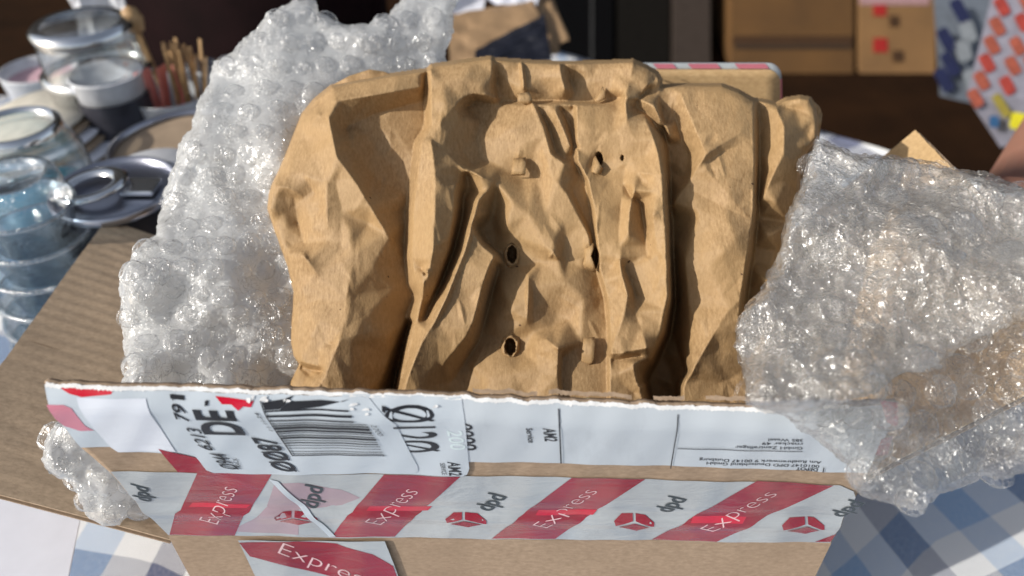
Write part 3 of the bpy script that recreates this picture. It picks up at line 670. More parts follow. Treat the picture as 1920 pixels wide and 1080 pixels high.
def parcel():
    pts = []
    for c in CH:
        for (a, b) in zip(c[:-1], c[1:]):
            m = max(1, int(math.hypot(b[0] - a[0], b[1] - a[1]) / 3))
            for q in range(m): pts.append([a[k] + (b[k] - a[k]) * q / m for k in range(3)])
        pts.append(list(c[-1]))
    pts += [list(p) for p in PT]; NB = len(pts)
    silp = np.array(SIL, float)
    n = len(SIL)
    for i in range(n):                                   # rounded-off rim along the outline
        a, b = np.array(SIL[i], float), np.array(SIL[(i + 1) % n], float); m = max(1, int(np.linalg.norm(b - a) / 12)); d = b - a; nn = np.array([-d[1], d[0]]) / np.linalg.norm(d)
        for q in range(m):
            p = a + d * q / m
            side = p[0] < 640 and p[1] > 170
            q_ = np.array(pts[:NB]); dd = np.hypot(q_[:, 0] - p[0], q_[:, 1] - p[1])
            if dd.min() > 16: pts.append([p[0], p[1], (-5 if side else 3)])
    for x, y in ((440, 60), (1620, 60), (440, 900), (1620, 900), (960, 60), (440, 450), (1620, 450)): pts.append([x, y, -4])
    for x in range(540, 1430, 40): pts.append([x, 846, 4])
    P = np.array(pts); _, ui = np.unique(np.round(P[:, :2], 1), axis=0, return_index=True); P = P[ui]
    res = delaunay_2d_cdt([Vector(p[:2]) for p in P], [], [], 0, 1e-6)
    vx = np.array([tuple(v) for v in res[0]]); hv = np.array([np.mean([P[k][2] for k in o]) if o else 0 for o in res[3]])
    st = 1.6; X0, Y0, X1, Y1 = 484, 90, 1556, 850
    W = int((X1 - X0) / st) + 1; H = int((Y1 - Y0) / st) + 1
    def raster(vx, hv, tris, fill):
        gh = np.full((H, W), fill)
        for f in tris:
            (xa, ya), (xb, yb), (xc, yc) = (vx[k] for k in f); ha, hb, hc = (hv[k] for k in f)
            det = (yb - yc) * (xa - xc) + (xc - xb) * (ya - yc)
            if abs(det) < 1e-9: continue
            i0 = max(0, int((min(xa, xb, xc) - X0) / st)); i1 = min(W - 1, int((max(xa, xb, xc) - X0) / st) + 1)
            j0 = max(0, int((min(ya, yb, yc) - Y0) / st)); j1 = min(H - 1, int((max(ya, yb, yc) - Y0) / st) + 1)
            if i1 < i0 or j1 < j0: continue
            gx, gy = np.meshgrid(X0 + st * np.arange(i0, i1 + 1), Y0 + st * np.arange(j0, j1 + 1))
            l1 = ((yb - yc) * (gx - xc) + (xc - xb) * (gy - yc)) / det; l2 = ((yc - ya) * (gx - xc) + (xa - xc) * (gy - yc)) / det; l3 = 1 - l1 - l2
            ok = (l1 >= -1e-6) & (l2 >= -1e-6) & (l3 >= -1e-6)
            sub = gh[j0:j1 + 1, i0:i1 + 1]; sub[ok] = (l1 * ha + l2 * hb + l3 * hc)[ok]
        return gh
    gh = raster(vx, hv, res[2], -4.0)
    def facets(spx, spy, amp, seed):
        """plates between straight creases, as paper takes them when it is crushed and opened again"""
        rg = np.random.default_rng(seed); xs = np.arange(X0 - spx, X1 + 2 * spx, spx); ys = np.arange(Y0 - spy, Y1 + 2 * spy, spy)
        a_, b_ = np.meshgrid(xs, ys); q = np.stack([a_.ravel() + rg.uniform(-.48, .48, a_.size) * spx, b_.ravel() + rg.uniform(-.48, .48, a_.size) * spy], 1)
        r_ = delaunay_2d_cdt([Vector(p) for p in q], [], [], 0, 1e-6); v_ = np.array([tuple(v) for v in r_[0]])
        return raster(v_, rg.uniform(-amp, amp, len(v_)), r_[2], 0.0)
    def blur(a, s):
        r = int(3 * s) + 1; k = np.exp(-0.5 * (np.arange(-r, r + 1) / s) ** 2); k /= k.sum()
        b = np.pad(a, ((r, r), (0, 0)), 'edge'); b = sum(k[i] * b[i:i + a.shape[0]] for i in range(2 * r + 1))
        b = np.pad(b, ((0, 0), (r, r)), 'edge'); return sum(k[i] * b[:, i:i + a.shape[1]] for i in range(2 * r + 1))
    gx, gy = np.meshgrid(X0 + st * np.arange(W), Y0 + st * np.arange(H))
    near = np.zeros((H, W))
    for c in CH:
        for (a, b) in zip(c[:-1], c[1:]):
            m = max(1, int(math.hypot(b[0] - a[0], b[1] - a[1]) / 2))
            for q in range(m + 1):
                j = int(round((a[1] + (b[1] - a[1]) * q / m - Y0) / st)); i = int(round((a[0] + (b[0] - a[0]) * q / m - X0) / st))
                if 0 <= j < H and 0 <= i < W: near[j, i] = 1
    # ridges stay as sharp creases; the paper between them relaxes to smooth sheets
    gh = gh * 1.5
    gh = blur(gh, 0.5); pin = near > 0
    h = gh.copy()
    for it in range(14):
        p = np.pad(h, 1, 'edge'); q = (p[:-2, 1:-1] + p[2:, 1:-1] + p[1:-1, :-2] + p[1:-1, 2:]) / 4
        h = np.where(pin, gh, 0.15 * h + 0.85 * q)
    wgt = np.clip(blur(pin.astype(float), 2.0) * 7, 0, 1)
    h = blur(h, 1.4) * (1 - wgt) + blur(h, 1.05) * wgt
    h = h + 0.65 * np.clip(h - blur(h, 2.2), -1, 1)
    # small crumples: sharp-valleyed noise
    def grid_noise(sc, seed):
        c = 3 if sc < 50 else 6; hh = (H // c) + 2; ww = (W // c) + 2
        a = np.array([[noise.noise(Vector((i * c * st / sc, j * c * st / sc * 0.7, seed))) for i in range(ww)] for j in range(hh)])
        yi = np.arange(H) / c; xi = np.arange(W) / c; j0 = yi.astype(int); i0 = xi.astype(int); fy = (yi - j0)[:, None]; fx = (xi - i0)[None]
        return (a[j0][:, i0] * (1 - fy) * (1 - fx) + a[j0 + 1][:, i0] * fy * (1 - fx) + a[j0][:, i0 + 1] * (1 - fy) * fx + a[j0 + 1][:, i0 + 1] * fy * fx)
    n1, n2, n3 = grid_noise(75, 1), grid_noise(42, 5), grid_noise(130, 9)
    h = h - 0.35 * np.abs(n1) * np.clip(1 + 2 * n3, 0, 1) - 0.12 * np.abs(n2) + 1.2 * n3 - 0.25 * np.abs(grid_noise(24, 14)) * np.clip(0.5 + 2 * n1, 0, 1)
    # short pinched creases: tent-shaped, tapering at both ends
    rc = random.Random(21); segs = []
    for _ in range(120):
        x = rc.uniform(520, 1520); y = rc.uniform(130, 770)
        a = rc.choice([rc.gauss(1.35, .25), rc.gauss(1.9, .3), rc.uniform(0, 3.14)]); L = rc.uniform(18, 85)
        segs.append((x, y, x + L * math.cos(a), y + L * math.sin(a), rc.choice([1, 1, -1]) * rc.uniform(.25, 1.0), rc.uniform(5, 13)))
    segs += [(1028, 484, 1037, 476, 2, 5), (1037, 476, 1050, 487, 2, 5), (991, 515, 989, 600, 1.6, 5), (1020, 420, 1045, 470, 1.2, 9), (1030, 400, 1060, 440, 1, 9), (1116, 450, 1124, 380, 1, 5), (1105, 600, 1125, 640, .8, 6),
             (650, 240, 700, 180, -1.0, 12), (720, 400, 760, 520, .9, 14), (660, 500, 650, 560, 1.2, 10), (1240, 300, 1290, 345, -1.4, 10), (1325, 292, 1345, 340, -1.2, 8), (1420, 560, 1424, 640, 1, 6), (860, 560, 872, 610, 1.3, 6), (840, 350, 850, 400, .8, 8)]
    for (xa, ya, xb, yb, A_, w_) in segs:
        i0, i1 = int((min(xa, xb) - 45 - X0) / st), int((max(xa, xb) + 45 - X0) / st); j0, j1 = int((min(ya, yb) - 45 - Y0) / st), int((max(ya, yb) + 45 - Y0) / st)
        i0, j0 = max(i0, 0), max(j0, 0); X_, Y_ = gx[j0:j1, i0:i1], gy[j0:j1, i0:i1]
        dx, dy = xb - xa, yb - ya; L = math.hypot(dx, dy); t_ = ((X_ - xa) * dx + (Y_ - ya) * dy) / L / L; d_ = np.abs((X_ - xa) * dy - (Y_ - ya) * dx) / L
        prof = np.clip(1 - np.abs(2 * t_ - 1) ** 2, 0, 1)
        h[j0:j1, i0:i1] += A_ * prof * np.clip(1 - d_ / (w_ * (0.25 + prof)), 0, 1)
    cw = np.clip(np.abs(gx - 1030) / 160, 0.35, 1)
    h = h + cw * (blur(facets(66, 110, 2.5, 4), .5) + blur(facets(38, 58, 0.8, 6), .5))
    # punched holes and the pits around the tabs
    for (hx, hy, rx, ry, dep) in ((960, 476, 9, 18, 16), (957, 650, 10, 16, 14), (1123, 298, 7, 12, 14), (1116, 484, 7, 18, 15), (1167, 296, 3, 5, 6)):
        d = ((gx - hx) / rx) ** 2 + ((gy - hy) / ry) ** 2; h = h - dep * np.clip(1.25 - d, 0, 1) ** 0.5
    for (hx, hy) in ((975, 318), (1125, 312), (960, 480), (1110, 482), (957, 650), (1103, 655)):
        d = ((gx - hx) / 34) ** 2 + ((gy - hy) / 26) ** 2; h = h - 2.2 * np.exp(-d)
    p = np.stack([gx.ravel(), gy.ravel()], 1)
    ins = inside(p, SIL).reshape(H, W); ds = dist_poly(p, SIL).reshape(H, W); sd = np.where(ins, -ds, ds)
    t = np.clip((sd + 3) / 9, 0, 1); h = h - 62 * t ** 2.2 - 2.5 * np.clip((sd + 14) / 14, 0, 1) ** 2
    base = on_plane(gx, gy, PA, PN)
    r = ray(gx, gy); r /= np.linalg.norm(r, axis=-1, keepdims=True)
    P3 = base - r * (h * 1e-3)[..., None]
    keep = (sd < 6)
    idx = np.arange(H * W).reshape(H, W)
    kq = keep[:-1, :-1] & keep[1:, :-1] & keep[:-1, 1:] & keep[1:, 1:]
    Q = np.stack([idx[:-1, :-1], idx[1:, :-1], idx[1:, 1:], idx[:-1, 1:]], -1)[kq]
    used = np.unique(Q); remap = np.full(H * W, -1); remap[used] = np.arange(len(used))
    def height_at(x, y):
        return h[int(round((y - Y0) / st)), int(round((x - X0) / st))]
    return P3.reshape(-1, 3)[used], remap[Q], height_at
Pv, Pq, HAT = parcel()
pk = thing('paper_parcel', 'crumpled brown kraft paper parcel standing in the opened box', 'parcel')
np_mesh('paper_wrap', Pv, Pq, KRAFT, pk)
def psurf(px, py, hmm):
    b = on_plane(px, py, PA, PN); r = ray(px, py); r = r / np.linalg.norm(r, axis=-1, keepdims=True)
    return b - r * (np.asarray(hmm) * 1e-3)[..., None]
# back of the parcel and the layers of paper behind the front sheet
def sheet(name, pts, parent=pk, mat=KRAFT, step=6, amp=0.8):
    """outline with a height at each corner; curved, crumpled patch of paper"""
    poly = [(a, b) for a, b, _ in pts]; PP = np.array(pts, float)
    def surf(px, py, l):
        px = np.asarray(px, float); py = np.asarray(py, float)
        d = np.sqrt((px[:, None] - PP[:, 0]) ** 2 + (py[:, None] - PP[:, 1]) ** 2) + 2.0; wg = d ** -2.5
        hh = (wg * PP[:, 2]).sum(1) / wg.sum(1)
        hh = hh + amp * np.array([noise.noise(Vector((x * .03, y * .03, 4))) + .5 * abs(noise.noise(Vector((x * .07, y * .06, 8)))) for x, y in zip(px, py)])
        return psurf(px, py, hh)
    o = poly_mesh(name, poly, 0.0, mat, parent, surf, step)
    s_ = o.modifiers.new('thickness', 'SOLIDIFY'); s_.thickness = 0.0004
    return o
sheet('paper_fold', [(600, 185, -30), (622, 160, -24), (655, 142, -18), (693, 130, -16), (720, 134, -18), (760, 150, -22), (760, 220, -30), (640, 230, -30)])
sheet('paper_fold', [(1440, 200, -16), (1473, 184, -14), (1520, 184, -15), (1537, 200, -22), (1542, 214, -26), (1536, 262, -32), (1500, 360, -34), (1440, 360, -34)])
# tabs pushed out through the paper
def tab(pts, th=0.6, name='cardboard_tab'):
    """little strip: rows of (xl, yl, xr, yr, height mm above the paper)"""
    VS, FS = [], []
    for (xl, yl, xr, yr, h1, h2) in pts:
        for k in range(4):
            t = k / 3; x = xl + (xr - xl) * t; y = yl + (yr - yl) * t
            VS.append(psurf(np.array(x), np.array(y), np.array(h1 + (h2 - h1) * t - 1.6)))
    for j in range(len(pts) - 1):
        for k in range(3): a = j * 4 + k; FS.append((a, a + 4, a + 5, a + 1))
    o = mesh(name, VS, FS, KRAFT, pk, smooth=True)
    s_ = o.modifiers.new('thickness', 'SOLIDIFY'); s_.thickness = th * 1e-3; s_.offset = -1
    return o
H_ = lambda x, y: float(max(HAT(x + dx, y + dy) for dx in (-8, 0, 8) for dy in (-10, 0, 10)))
b = H_(975, 300)
tab([(962, 297, 986, 295, b + 1, b + 2), (961, 305, 986, 304, b + 3, b + 5), (960, 316, 985, 316, b + 4, b + 6.5), (959, 326, 985, 326, b + 3.5, b + 5.5), (958, 329, 984, 329, b, b + 1)])
b = H_(1125, 312)
tab([(1107, 322, 1114, 288, b + 1, b + 1), (1110, 322, 1121, 302, b + 4, b + 5), (1117, 325, 1128, 312, b + 6, b + 6), (1126, 327, 1131, 316, b + 3, b + 2)])
b = H_(1102, 655)
tab([(1094, 633, 1115, 632, b + 3, b + 4), (1093, 645, 1115, 645, b + 5, b + 7), (1091, 660, 1114, 662, b + 5, b + 7), (1090, 676, 1113, 680, b + 3, b + 5), (1089, 682, 1100, 687, b, b + 1)])
b = H_(1088, 490)
tab([(1099, 458, 1112, 456, b + 3, b + 6), (1095, 470, 1111, 468, b + 4, b + 8), (1096, 482, 1107, 480, b + 4, b + 7), (1093, 494, 1112, 493, b + 3, b + 7.5), (1095, 503, 1117, 511, b + 1, b + 3)], .7)
b = H_(983, 180)
tab([(970, 176, 992, 172, b + 4, b + 5), (971, 182, 996, 180, b + 6, b + 7), (970, 190, 998, 188, b + 6, b + 7), (985, 197, 997, 197, b + 3, b + 2)])
b = H_(1127, 178)
tab([(1114, 186, 1130, 162, b + 1, b + 4), (1116, 190, 1134, 172, b + 4, b + 6), (1122, 191, 1136, 186, b + 4, b + 4)])
def ring(cx, cy, rx, ry, h, seed):
    VS, FS = [], []; n = 28
    for k in range(n):
        a = 2 * math.pi * k / n
        for j, (s, hh) in enumerate(((1.35, -0.5), (1.15, 1.5), (1.0, 3.4 + 2.2 * noise.noise(Vector((k * .7, seed, 0)))), (0.86, 3.2), (0.8, 0.5), (0.78, -6))):
            q = 1 + 0.22 * noise.noise(Vector((k * .6, seed, j * .3)))
            VS.append(psurf(np.array(cx + rx * s * q * math.cos(a)), np.array(cy + ry * s * q * math.sin(a)), np.array(h + hh)))
    for k in range(n):
        for j in range(5): a = k * 6 + j; b_ = ((k + 1) % n) * 6 + j; FS.append((a, b_, b_ + 1, a + 1))
    return mesh('punched_hole_rim', VS, FS, KRAFT, pk)
ring(960, 477, 12, 20, float(HAT(938, 478)) + .4, 1); ring(957, 650, 13.5, 20, float(HAT(934, 652)) + .4, 4)

# ------------------------------------------------------------------ bubble wrap
def idw(nodes):
    A = np.array(nodes, float)
    def f(x, y):
        x = np.asarray(x, float); y = np.asarray(y, float)
        d = np.sqrt((x[..., None] - A[:, 0]) ** 2 + (y[..., None] - A[:, 1]) ** 2) + 12
        wg = d ** -3; return (wg * A[:, 2]).sum(-1) / wg.sum(-1)
    return f
def ridged(x, y, s, seed):
    return 1 - 2 * abs(noise.noise(Vector((x / s, y / s, seed))))
BUB = {}
def bubble_mesh(k, mat):
    if (k, mat.name) in BUB: return BUB[k, mat.name]
    rnd = random.Random(k); r0 = 0.0066; seg = 18; VS = []; FS = []
    defl = rnd.uniform(0.25, 1.0); ax = rnd.uniform(0, 3.14)
    rings = [(1.10, -0.06), (1.0, 0.0), (0.99, 0.5), (0.94, 0.85), (0.76, 0.97), (0.38, 1.0)]
    for (rr, hh) in rings:
        for q in range(seg):
            a = 2 * math.pi * q / seg; rad = r0 * rr * (1 + 0.05 * noise.noise(Vector((math.cos(a) * 1.2, math.sin(a) * 1.2, k))))
            x, y = rad * math.cos(a), rad * math.sin(a)
            z = 0.0044 * hh * (0.28 + 0.42 * defl)
            if hh > 0.1:
                z += (1 - defl * .6) * 0.0019 * ridged(x * 1000, y * 1000, 4.2, k * 3.1) - 0.0007
                d = x * math.cos(ax) + y * math.sin(ax); z -= (1 - defl) * 0.0016 * math.exp(-(d / 0.0016) ** 2)
                x += 0.0005 * noise.noise(Vector((x * 500, y * 500, k))); y += 0.0005 * noise.noise(Vector((x * 500, y * 500, k + 9)))
            VS.append((x, y, max(z, 0.0001 if hh > 0 else -0.0003)))
    VS.append((0, 0, 0.0044 * (0.28 + .42 * defl)))
    n = len(rings)
    for i in range(n - 1):
        for q in range(seg): a, b_ = i * seg + q, i * seg + (q + 1) % seg; FS.append((a, b_, b_ + seg, a + seg))
    for q in range(seg): FS.append(((n - 1) * seg + q, (n - 1) * seg + (q + 1) % seg, len(VS) - 1))
    me = bpy.data.meshes.new('bubble'); me.from_pydata(VS, [], FS); me.materials.append(mat)
    me.polygons.foreach_set('use_smooth', [True] * len(FS)); BUB[k, mat.name] = me
    return me
def wrap_layer(root, poly, zf, thick, mat, name='film', step=5.0, crump=1.0, seed=0, clamp=None, roll=28, front_only=False, bub=52, bub_p=0.95, avoid=None, smo=1.0):
    # jagged outline
    P = []
    n = len(poly)
    for i in range(n):
        a = np.array(poly[i], float); b = np.array(poly[(i + 1) % n], float); m = max(1, int(np.linalg.norm(b - a) / step))
        d = (b - a) / max(np.linalg.norm(b - a), 1e-6); nn = np.array([d[1], -d[0]])
        for q in range(m):
            p = a + (b - a) * q / m; P.append(p + nn * (5.0 * noise.noise(Vector((p[0] * .045, p[1] * .045, seed))) + 3.5 * noise.noise(Vector((p[0] * .13, p[1] * .13, seed + 3)))))
    P = np.array(P); nb = len(P); x0, y0 = P.min(0); x1, y1 = P.max(0)
    gx, gy = np.meshgrid(np.arange(x0, x1, step), np.arange(y0, y1, step)); g = np.stack([gx.ravel(), gy.ravel()], 1) + RNG.uniform(-.35, .35, (gx.size, 2)) * step
    g = g[inside(g, P)]; g = g[dist_poly(g, P[::3]) > step * .5]
    allp = np.vstack([P, g]); res = delaunay_2d_cdt([Vector(p) for p in allp], [(i, (i + 1) % nb) for i in range(nb)], [list(range(nb))], 1, 1e-5)
    v = np.array([tuple(x) for x in res[0]]); D = np.minimum(dist_poly(v, P[::3]), 400)
    prof = np.sqrt(np.clip(1 - (1 - np.clip(D / roll, 0, 1)) ** 2, 0, 1))
    fold = np.array([0.0055 * noise.noise(Vector((x / 95, y / 80, seed))) + smo * (0.0026 * ridged(x, y, 48, seed + 5) + 0.0013 * ridged(x, y, 21, seed + 7) + 0.0006 * ridged(x, y, 10, seed + 8)) for x, y in v]) * crump
    fold2 = np.array([0.005 * noise.noise(Vector((x / 85, y / 90, seed + 20))) + 0.0025 * ridged(x, y, 40, seed + 25) + 0.0012 * ridged(x, y, 17, seed + 27) for x, y in v]) * crump
    zc = zf(v[:, 0], v[:, 1])
    zfr = zc - thick * prof - fold; zbk = zc + thick * prof * .8 + fold2 * .6
    if clamp is not None:
        c = clamp(v[:, 0], v[:, 1]); zbk = np.minimum(zbk, c); zfr = np.minimum(zfr, c - 0.004 - 0.5 * thick * prof - np.clip(fold + .004, 0, 1) * .5)
    zbk = np.maximum(zbk, zfr + 0.0006)
    F = at(v[:, 0], v[:, 1], zfr); B = at(v[:, 0], v[:, 1], zbk)
    fo = mesh(name, F, res[2], mat, root)
    if not front_only: mesh(name, B, res[2], mat, root)
    # bubbles on the front film (and a few seen through it on the rear film)
    tri = res[2]
    from mathutils.bvhtree import BVHTree
    for (SV, sgn, pb) in ((F, 1, bub_p), (B, 1, 0.0 if front_only else bub_p * .45)):
        if pb <= 0: continue
        bvh = BVHTree.FromPolygons([V(p) for p in SV], [tuple(f) for f in tri])
        row = 0; yy = y0 + 10; C0 = V(CAM)
        while yy < y1:
            xx = x0 + (bub / 2 if row % 2 else 0)
            while xx < x1:
                qx, qy = xx + 9 * noise.noise(Vector((xx * .01, yy * .01, seed))) * 2.0, yy + 9 * noise.noise(Vector((xx * .01, yy * .01, seed + 2))) * 2.0
                xx += bub
                if random.random() > pb: continue
                pp = np.array([[qx, qy]])
                if not inside(pp, P)[0] or dist_poly(pp, P[::3])[0] < 7: continue
                if avoid is not None and avoid(qx, qy): continue
                d = V(ray(np.array(qx), np.array(qy))).normalized(); hit, nr, _, _ = bvh.ray_cast(C0, d)
                if hit is None: continue
                if nr.dot(d) > 0: nr = -nr
                nr = (nr + Vector((random.uniform(-.25, .25), random.uniform(-.25, .25), random.uniform(-.25, .25))) - d * .5).normalized()
                o = bpy.data.objects.new('bubble', bubble_mesh(random.randrange(14), BUBL if mat is FILM_L else BUBR)); COL.objects.link(o); o.parent = root
                s_ = random.uniform(.88, 1.08)
                o.matrix_local = Matrix.Translation(hit - nr * 0.0006) @ nr.to_track_quat('Z', 'Y').to_matrix().to_4x4() @ Matrix.Rotation(random.uniform(0, 6.28), 4, 'Z') @ Matrix.Diagonal((s_, s_ * random.uniform(.85, 1), random.uniform(.7, 1.15), 1))
            yy += bub * 0.87; row += 1
    return fo
WL = thing('bubble_wrap', 'tall milky sheet of bubble wrap standing left of the kraft paper parcel', 'bubble wrap', 'bubble wrap packing around the parcel')
polyL = [(200, 800), (213, 742), (225, 715), (240, 690), (228, 640), (230, 590), (222, 540), (232, 500), (255, 470), (290, 440), (300, 400), (308, 350), (325, 310), (335, 270), (360, 240), (372, 190), (392, 150), (400, 115), (430, 100),
         (455, 70), (480, 55), (500, 25), (530, 12), (562, -6), (590, 2), (600, 25), (635, 45), (690, 45), (705, 30), (730, 25), (745, 5), (770, -14), (872, -14), (848, 20), (850, 60), (835, 95), (840, 130), (845, 180), (845, 260), (610, 300), (610, 800)]
zL = idw([(230, 740, .386), (400, 740, .402), (560, 740, .425), (230, 560, .405), (400, 560, .415), (560, 500, .435), (330, 300, .452), (500, 300, .457), (620, 250, .475), (440, 90, .48), (600, 10, .49), (850, 10, .505), (830, 120, .505), (700, 180, .495), (600, 760, .43)])
wrap_layer(WL, polyL, zL, 0.012, FILM_L, seed=3, bub=49, bub_p=.97, smo=0.28, crump=1.1)
# inner folded layer, a little smaller
polyL2 = [(250, 790), (262, 700), (258, 560), (300, 470), (345, 420), (360, 330), (400, 230), (440, 150), (520, 90), (590, 80), (680, 110), (760, 80), (800, 60), (800, 220), (600, 320), (600, 790)]
wrap_layer(WL, polyL2, lambda x, y: zL(x, y) + .003, 0.004, FILM_L, seed=13, bub=50, front_only=True, bub_p=.0, smo=.5)
polyT = [(104, 792), (84, 828), (78, 860), (92, 888), (118, 900), (140, 912), (150, 944), (165, 968), (190, 986), (225, 986), (240, 970), (262, 976), (290, 964), (330, 940), (300, 870), (240, 800), (150, 770)]
zT = idw([(100, 800, .372), (90, 870, .366), (200, 900, .375), (180, 970, .388), (270, 960, .396), (300, 900, .385)])
wrap_layer(WL, polyT, zT, 0.007, FILM_L, 'trailing_corner', seed=31, bub=48, roll=18, crump=.6)

WR = thing('bubble_wrap', 'crumpled clear bubble wrap draped over the right corner of the box', 'bubble wrap', 'bubble wrap packing around the parcel')
rp = [np.array(x, float) for x in ((HR[0], Yf, RIM), rf_near, rf_tip)]
RN = np.cross(rp[1] - rp[0], rp[2] - rp[0]); RN /= np.linalg.norm(RN)
def clampR(x, y):
    r = ray(x, y); z = np.full(len(x), 9.0)
    t = ((rp[0] - CAM) @ RN) / (r @ RN); onf = (y > 250) & (t > 0.2)
    hp = CAM + r * t[:, None]
    z = np.where(onf & (hp[:, 1] > Yf - .03) & (hp[:, 1] < Yb + .02), np.minimum(z, t - .008), z)
    tf_ = ((np.array([0, HY, RIM]) - CAM) @ FN) / (r @ FN); z = np.where((x < 1700) & (y > 745), np.minimum(z, tf_ - .007), z)
    tp_ = ((PA - CAM) @ PN) / (r @ PN); z = np.where((x < 1545) & (y <= 745), np.minimum(z, tp_ - .014), z)
    return z
polyR = [(1532, 256), (1560, 268), (1600, 288), (1650, 288), (1700, 296), (1760, 305), (1800, 318), (1850, 322), (1900, 345), (2020, 375), (2020, 840), (1920, 885), (1880, 900), (1850, 895), (1800, 915), (1760, 930), (1740, 945), (1728, 966), (1710, 955),
         (1660, 945), (1625, 935), (1600, 918), (1590, 900), (1598, 880), (1560, 850), (1530, 825), (1490, 800), (1470, 780), (1430, 773), (1400, 760), (1396, 725), (1392, 690), (1376, 650), (1380, 610), (1395, 575), (1425, 545), (1440, 520), (1462, 460), (1475, 400), (1500, 350), (1515, 300)]
zR = idw([(1530, 260, .405), (1900, 350, .37), (1750, 500, .35), (1920, 800, .32), (1660, 940, .305), (1400, 620, .355), (1920, 600, .335), (1600, 800, .30), (1500, 450, .375), (1720, 300, .40), (1450, 760, .325)])
wrap_layer(WR, polyR, zR, 0.010, FILM_RC, seed=47, bub=60, clamp=clampR, bub_p=.7, smo=1.25)
polyR2 = [(1532, 262), (1600, 292), (1700, 300), (1800, 322), (1900, 350), (2020, 380), (2020, 560), (1920, 600), (1860, 625), (1800, 650), (1760, 690), (1690, 700), (1640, 740), (1560, 760), (1480, 778), (1420, 766), (1400, 740), (1396, 690), (1380, 650), (1384, 610), (1400, 578), (1430, 548), (1445, 520), (1466, 460), (1480, 400), (1504, 350), (1518, 300)]
wrap_layer(WR, polyR2, lambda x, y: zR(x, y) - .012, 0.009, FILM_R, seed=61, bub=58, clamp=lambda x, y: clampR(x, y) - .012, bub_p=.35, crump=1.15, smo=1.45)

# ------------------------------------------------------------------ things around the box on the table
wp = bm_obj('x', bmesh.new(), CARD); bpy.data.objects.remove(wp)
PAPER = simple('paper_blue_white', (0.70, 0.71, 0.78), 0.8, 0.03)
def flat_sheet(name, pxpoly, z, th, mat, label, cat, group=None):
    pts = [on_z(x, y, z) for x, y in pxpoly]; bm = bmesh.new()
    f = bm.faces.new([bm.verts.new(V(p)) for p in pts]); r_ = bmesh.ops.extrude_face_region(bm, geom=[f])
    bmesh.ops.translate(bm, vec=(0, 0, -th), verts=[v for v in r_['geom'] if isinstance(v, bmesh.types.BMVert)])
    bmesh.ops.recalc_face_normals(bm, faces=bm.faces)
    return tag(bm_obj(name, bm, mat), label, cat, group)
flat_sheet('sheet_of_paper', [(-120, 905), (155, 948), (126, 1090), (-140, 1090)], 0.07, 0.001, PAPER, 'plain white sheet of paper lying below the left cardboard flap', 'paper')

PLAS = m_film('plastic_clear_blue', 0.10, (0.80, 0.90, 0.97), 1.6, 0.35, .10, .35, 1.8)
GLAS = m_film('glass_clear', 0.03, (0.95, 0.97, 0.97), 1.4, 0.1, .08, .06, 2.2)
WHITE = simple('white_plastic', (0.62, 0.63, 0.66), 0.35)
NAVY = simple('navy_print', (0.005, 0.006, 0.013), 0.5)
TEAL = simple('teal_print', (0.02, 0.26, 0.38), 0.35, 0.3, 40)
METAL = N('bright_metal').bsdf((0.82, 0.83, 0.84), 0.16, Metallic=1.0)
METALD = N('dull_metal').bsdf((0.45, 0.46, 0.52), 0.3, Metallic=1.0)
TAN = simple('tan_contents', (0.34, 0.25, 0.17), 0.8)
PINK = simple('pink_sachet', (0.72, 0.25, 0.20), 0.6)
WOOD = simple('wood_stick', (0.42, 0.26, 0.12), 0.6, 0.25, 80)
DARKG = simple('dark_print', (0.03, 0.03, 0.04), 0.4, 0.5, 50)
def base_at(px, py, z):
    p = at(px, py, z); return float(p[0]), float(p[1]), float(p[2])
# ribbed stack of clear plastic tubs at the left edge
x, y, zt = base_at(15, 330, .52)
t = thing('plastic_tub_stack', 'stack of ribbed clear bluish plastic tubs nearest the box flap', 'plastic tubs', loc=(x, y, 0))
n_ = 9; pr = []
for k in range(n_):
    zz = zt * (1 - k / (n_ - .2)); r_ = 0.030 + 0.0036 * k
    prof = [(0.004, zz - .030), (r_ * .80, zz - .030), (r_ * .96, zz), (r_ * 1.03, zz + .0015), (r_ * 1.05, zz - .002), (r_ * .99, zz - .0035)] if k else [(0.002, zz - .004), (r_ * .7, zz - .003), (r_ * .74, zz), (r_ * .9, zz + .001), (r_ * 1.02, zz - .003), (r_ * 1.05, zz - .012)]
    lathe('tub', prof, PLAS, t, 56)
x, y, zt = base_at(25, 235, .66)
t = thing('drinking_glass', 'shiny clear glass jar behind the ribbed plastic tubs', 'glass jar', loc=(x, y, 0))
lathe('jar_wall', [(0.0, .003), (.044, .003), (.047, .02), (.047, zt - .03), (.040, zt - .012), (.036, zt - .008), (.037, zt), (.033, zt), (.031, zt - .01)], GLAS, t)
lathe('jar_rim', [(.031, zt - .002), (.034, zt + .002), (.038, zt), (.0385, zt - .006)], METAL, t)
lathe('jar_contents', [(0, .005), (.043, .005), (.044, zt * .6), (0, zt * .62)], TEAL, t)
# tin with teal side and stacked paper discs
x, y, zt = base_at(95, 250, .80)
t = thing('tin_of_discs', 'teal tin topped with a fan of pale paper discs', 'tin', loc=(x, y, 0))
lathe('tin_side', [(0, .003), (.062, .003), (.062, zt - .03), (0, zt - .03)], TEAL, t)
for k in range(6):
    d = lathe('paper_disc', [(0, 0), (.066 + .002 * (k % 2), 0), (.066 + .002 * (k % 2), .003), (0, .003)], [TAN, PAPER][k % 2] if k < 5 else simple('cream_paper', (.6, .56, .48), .8), t, 40)
    d.location = (-.006 * k, .004 * k, zt - .028 + .0065 * k); d.rotation_euler = (R(4), R(-4 - k), 0)
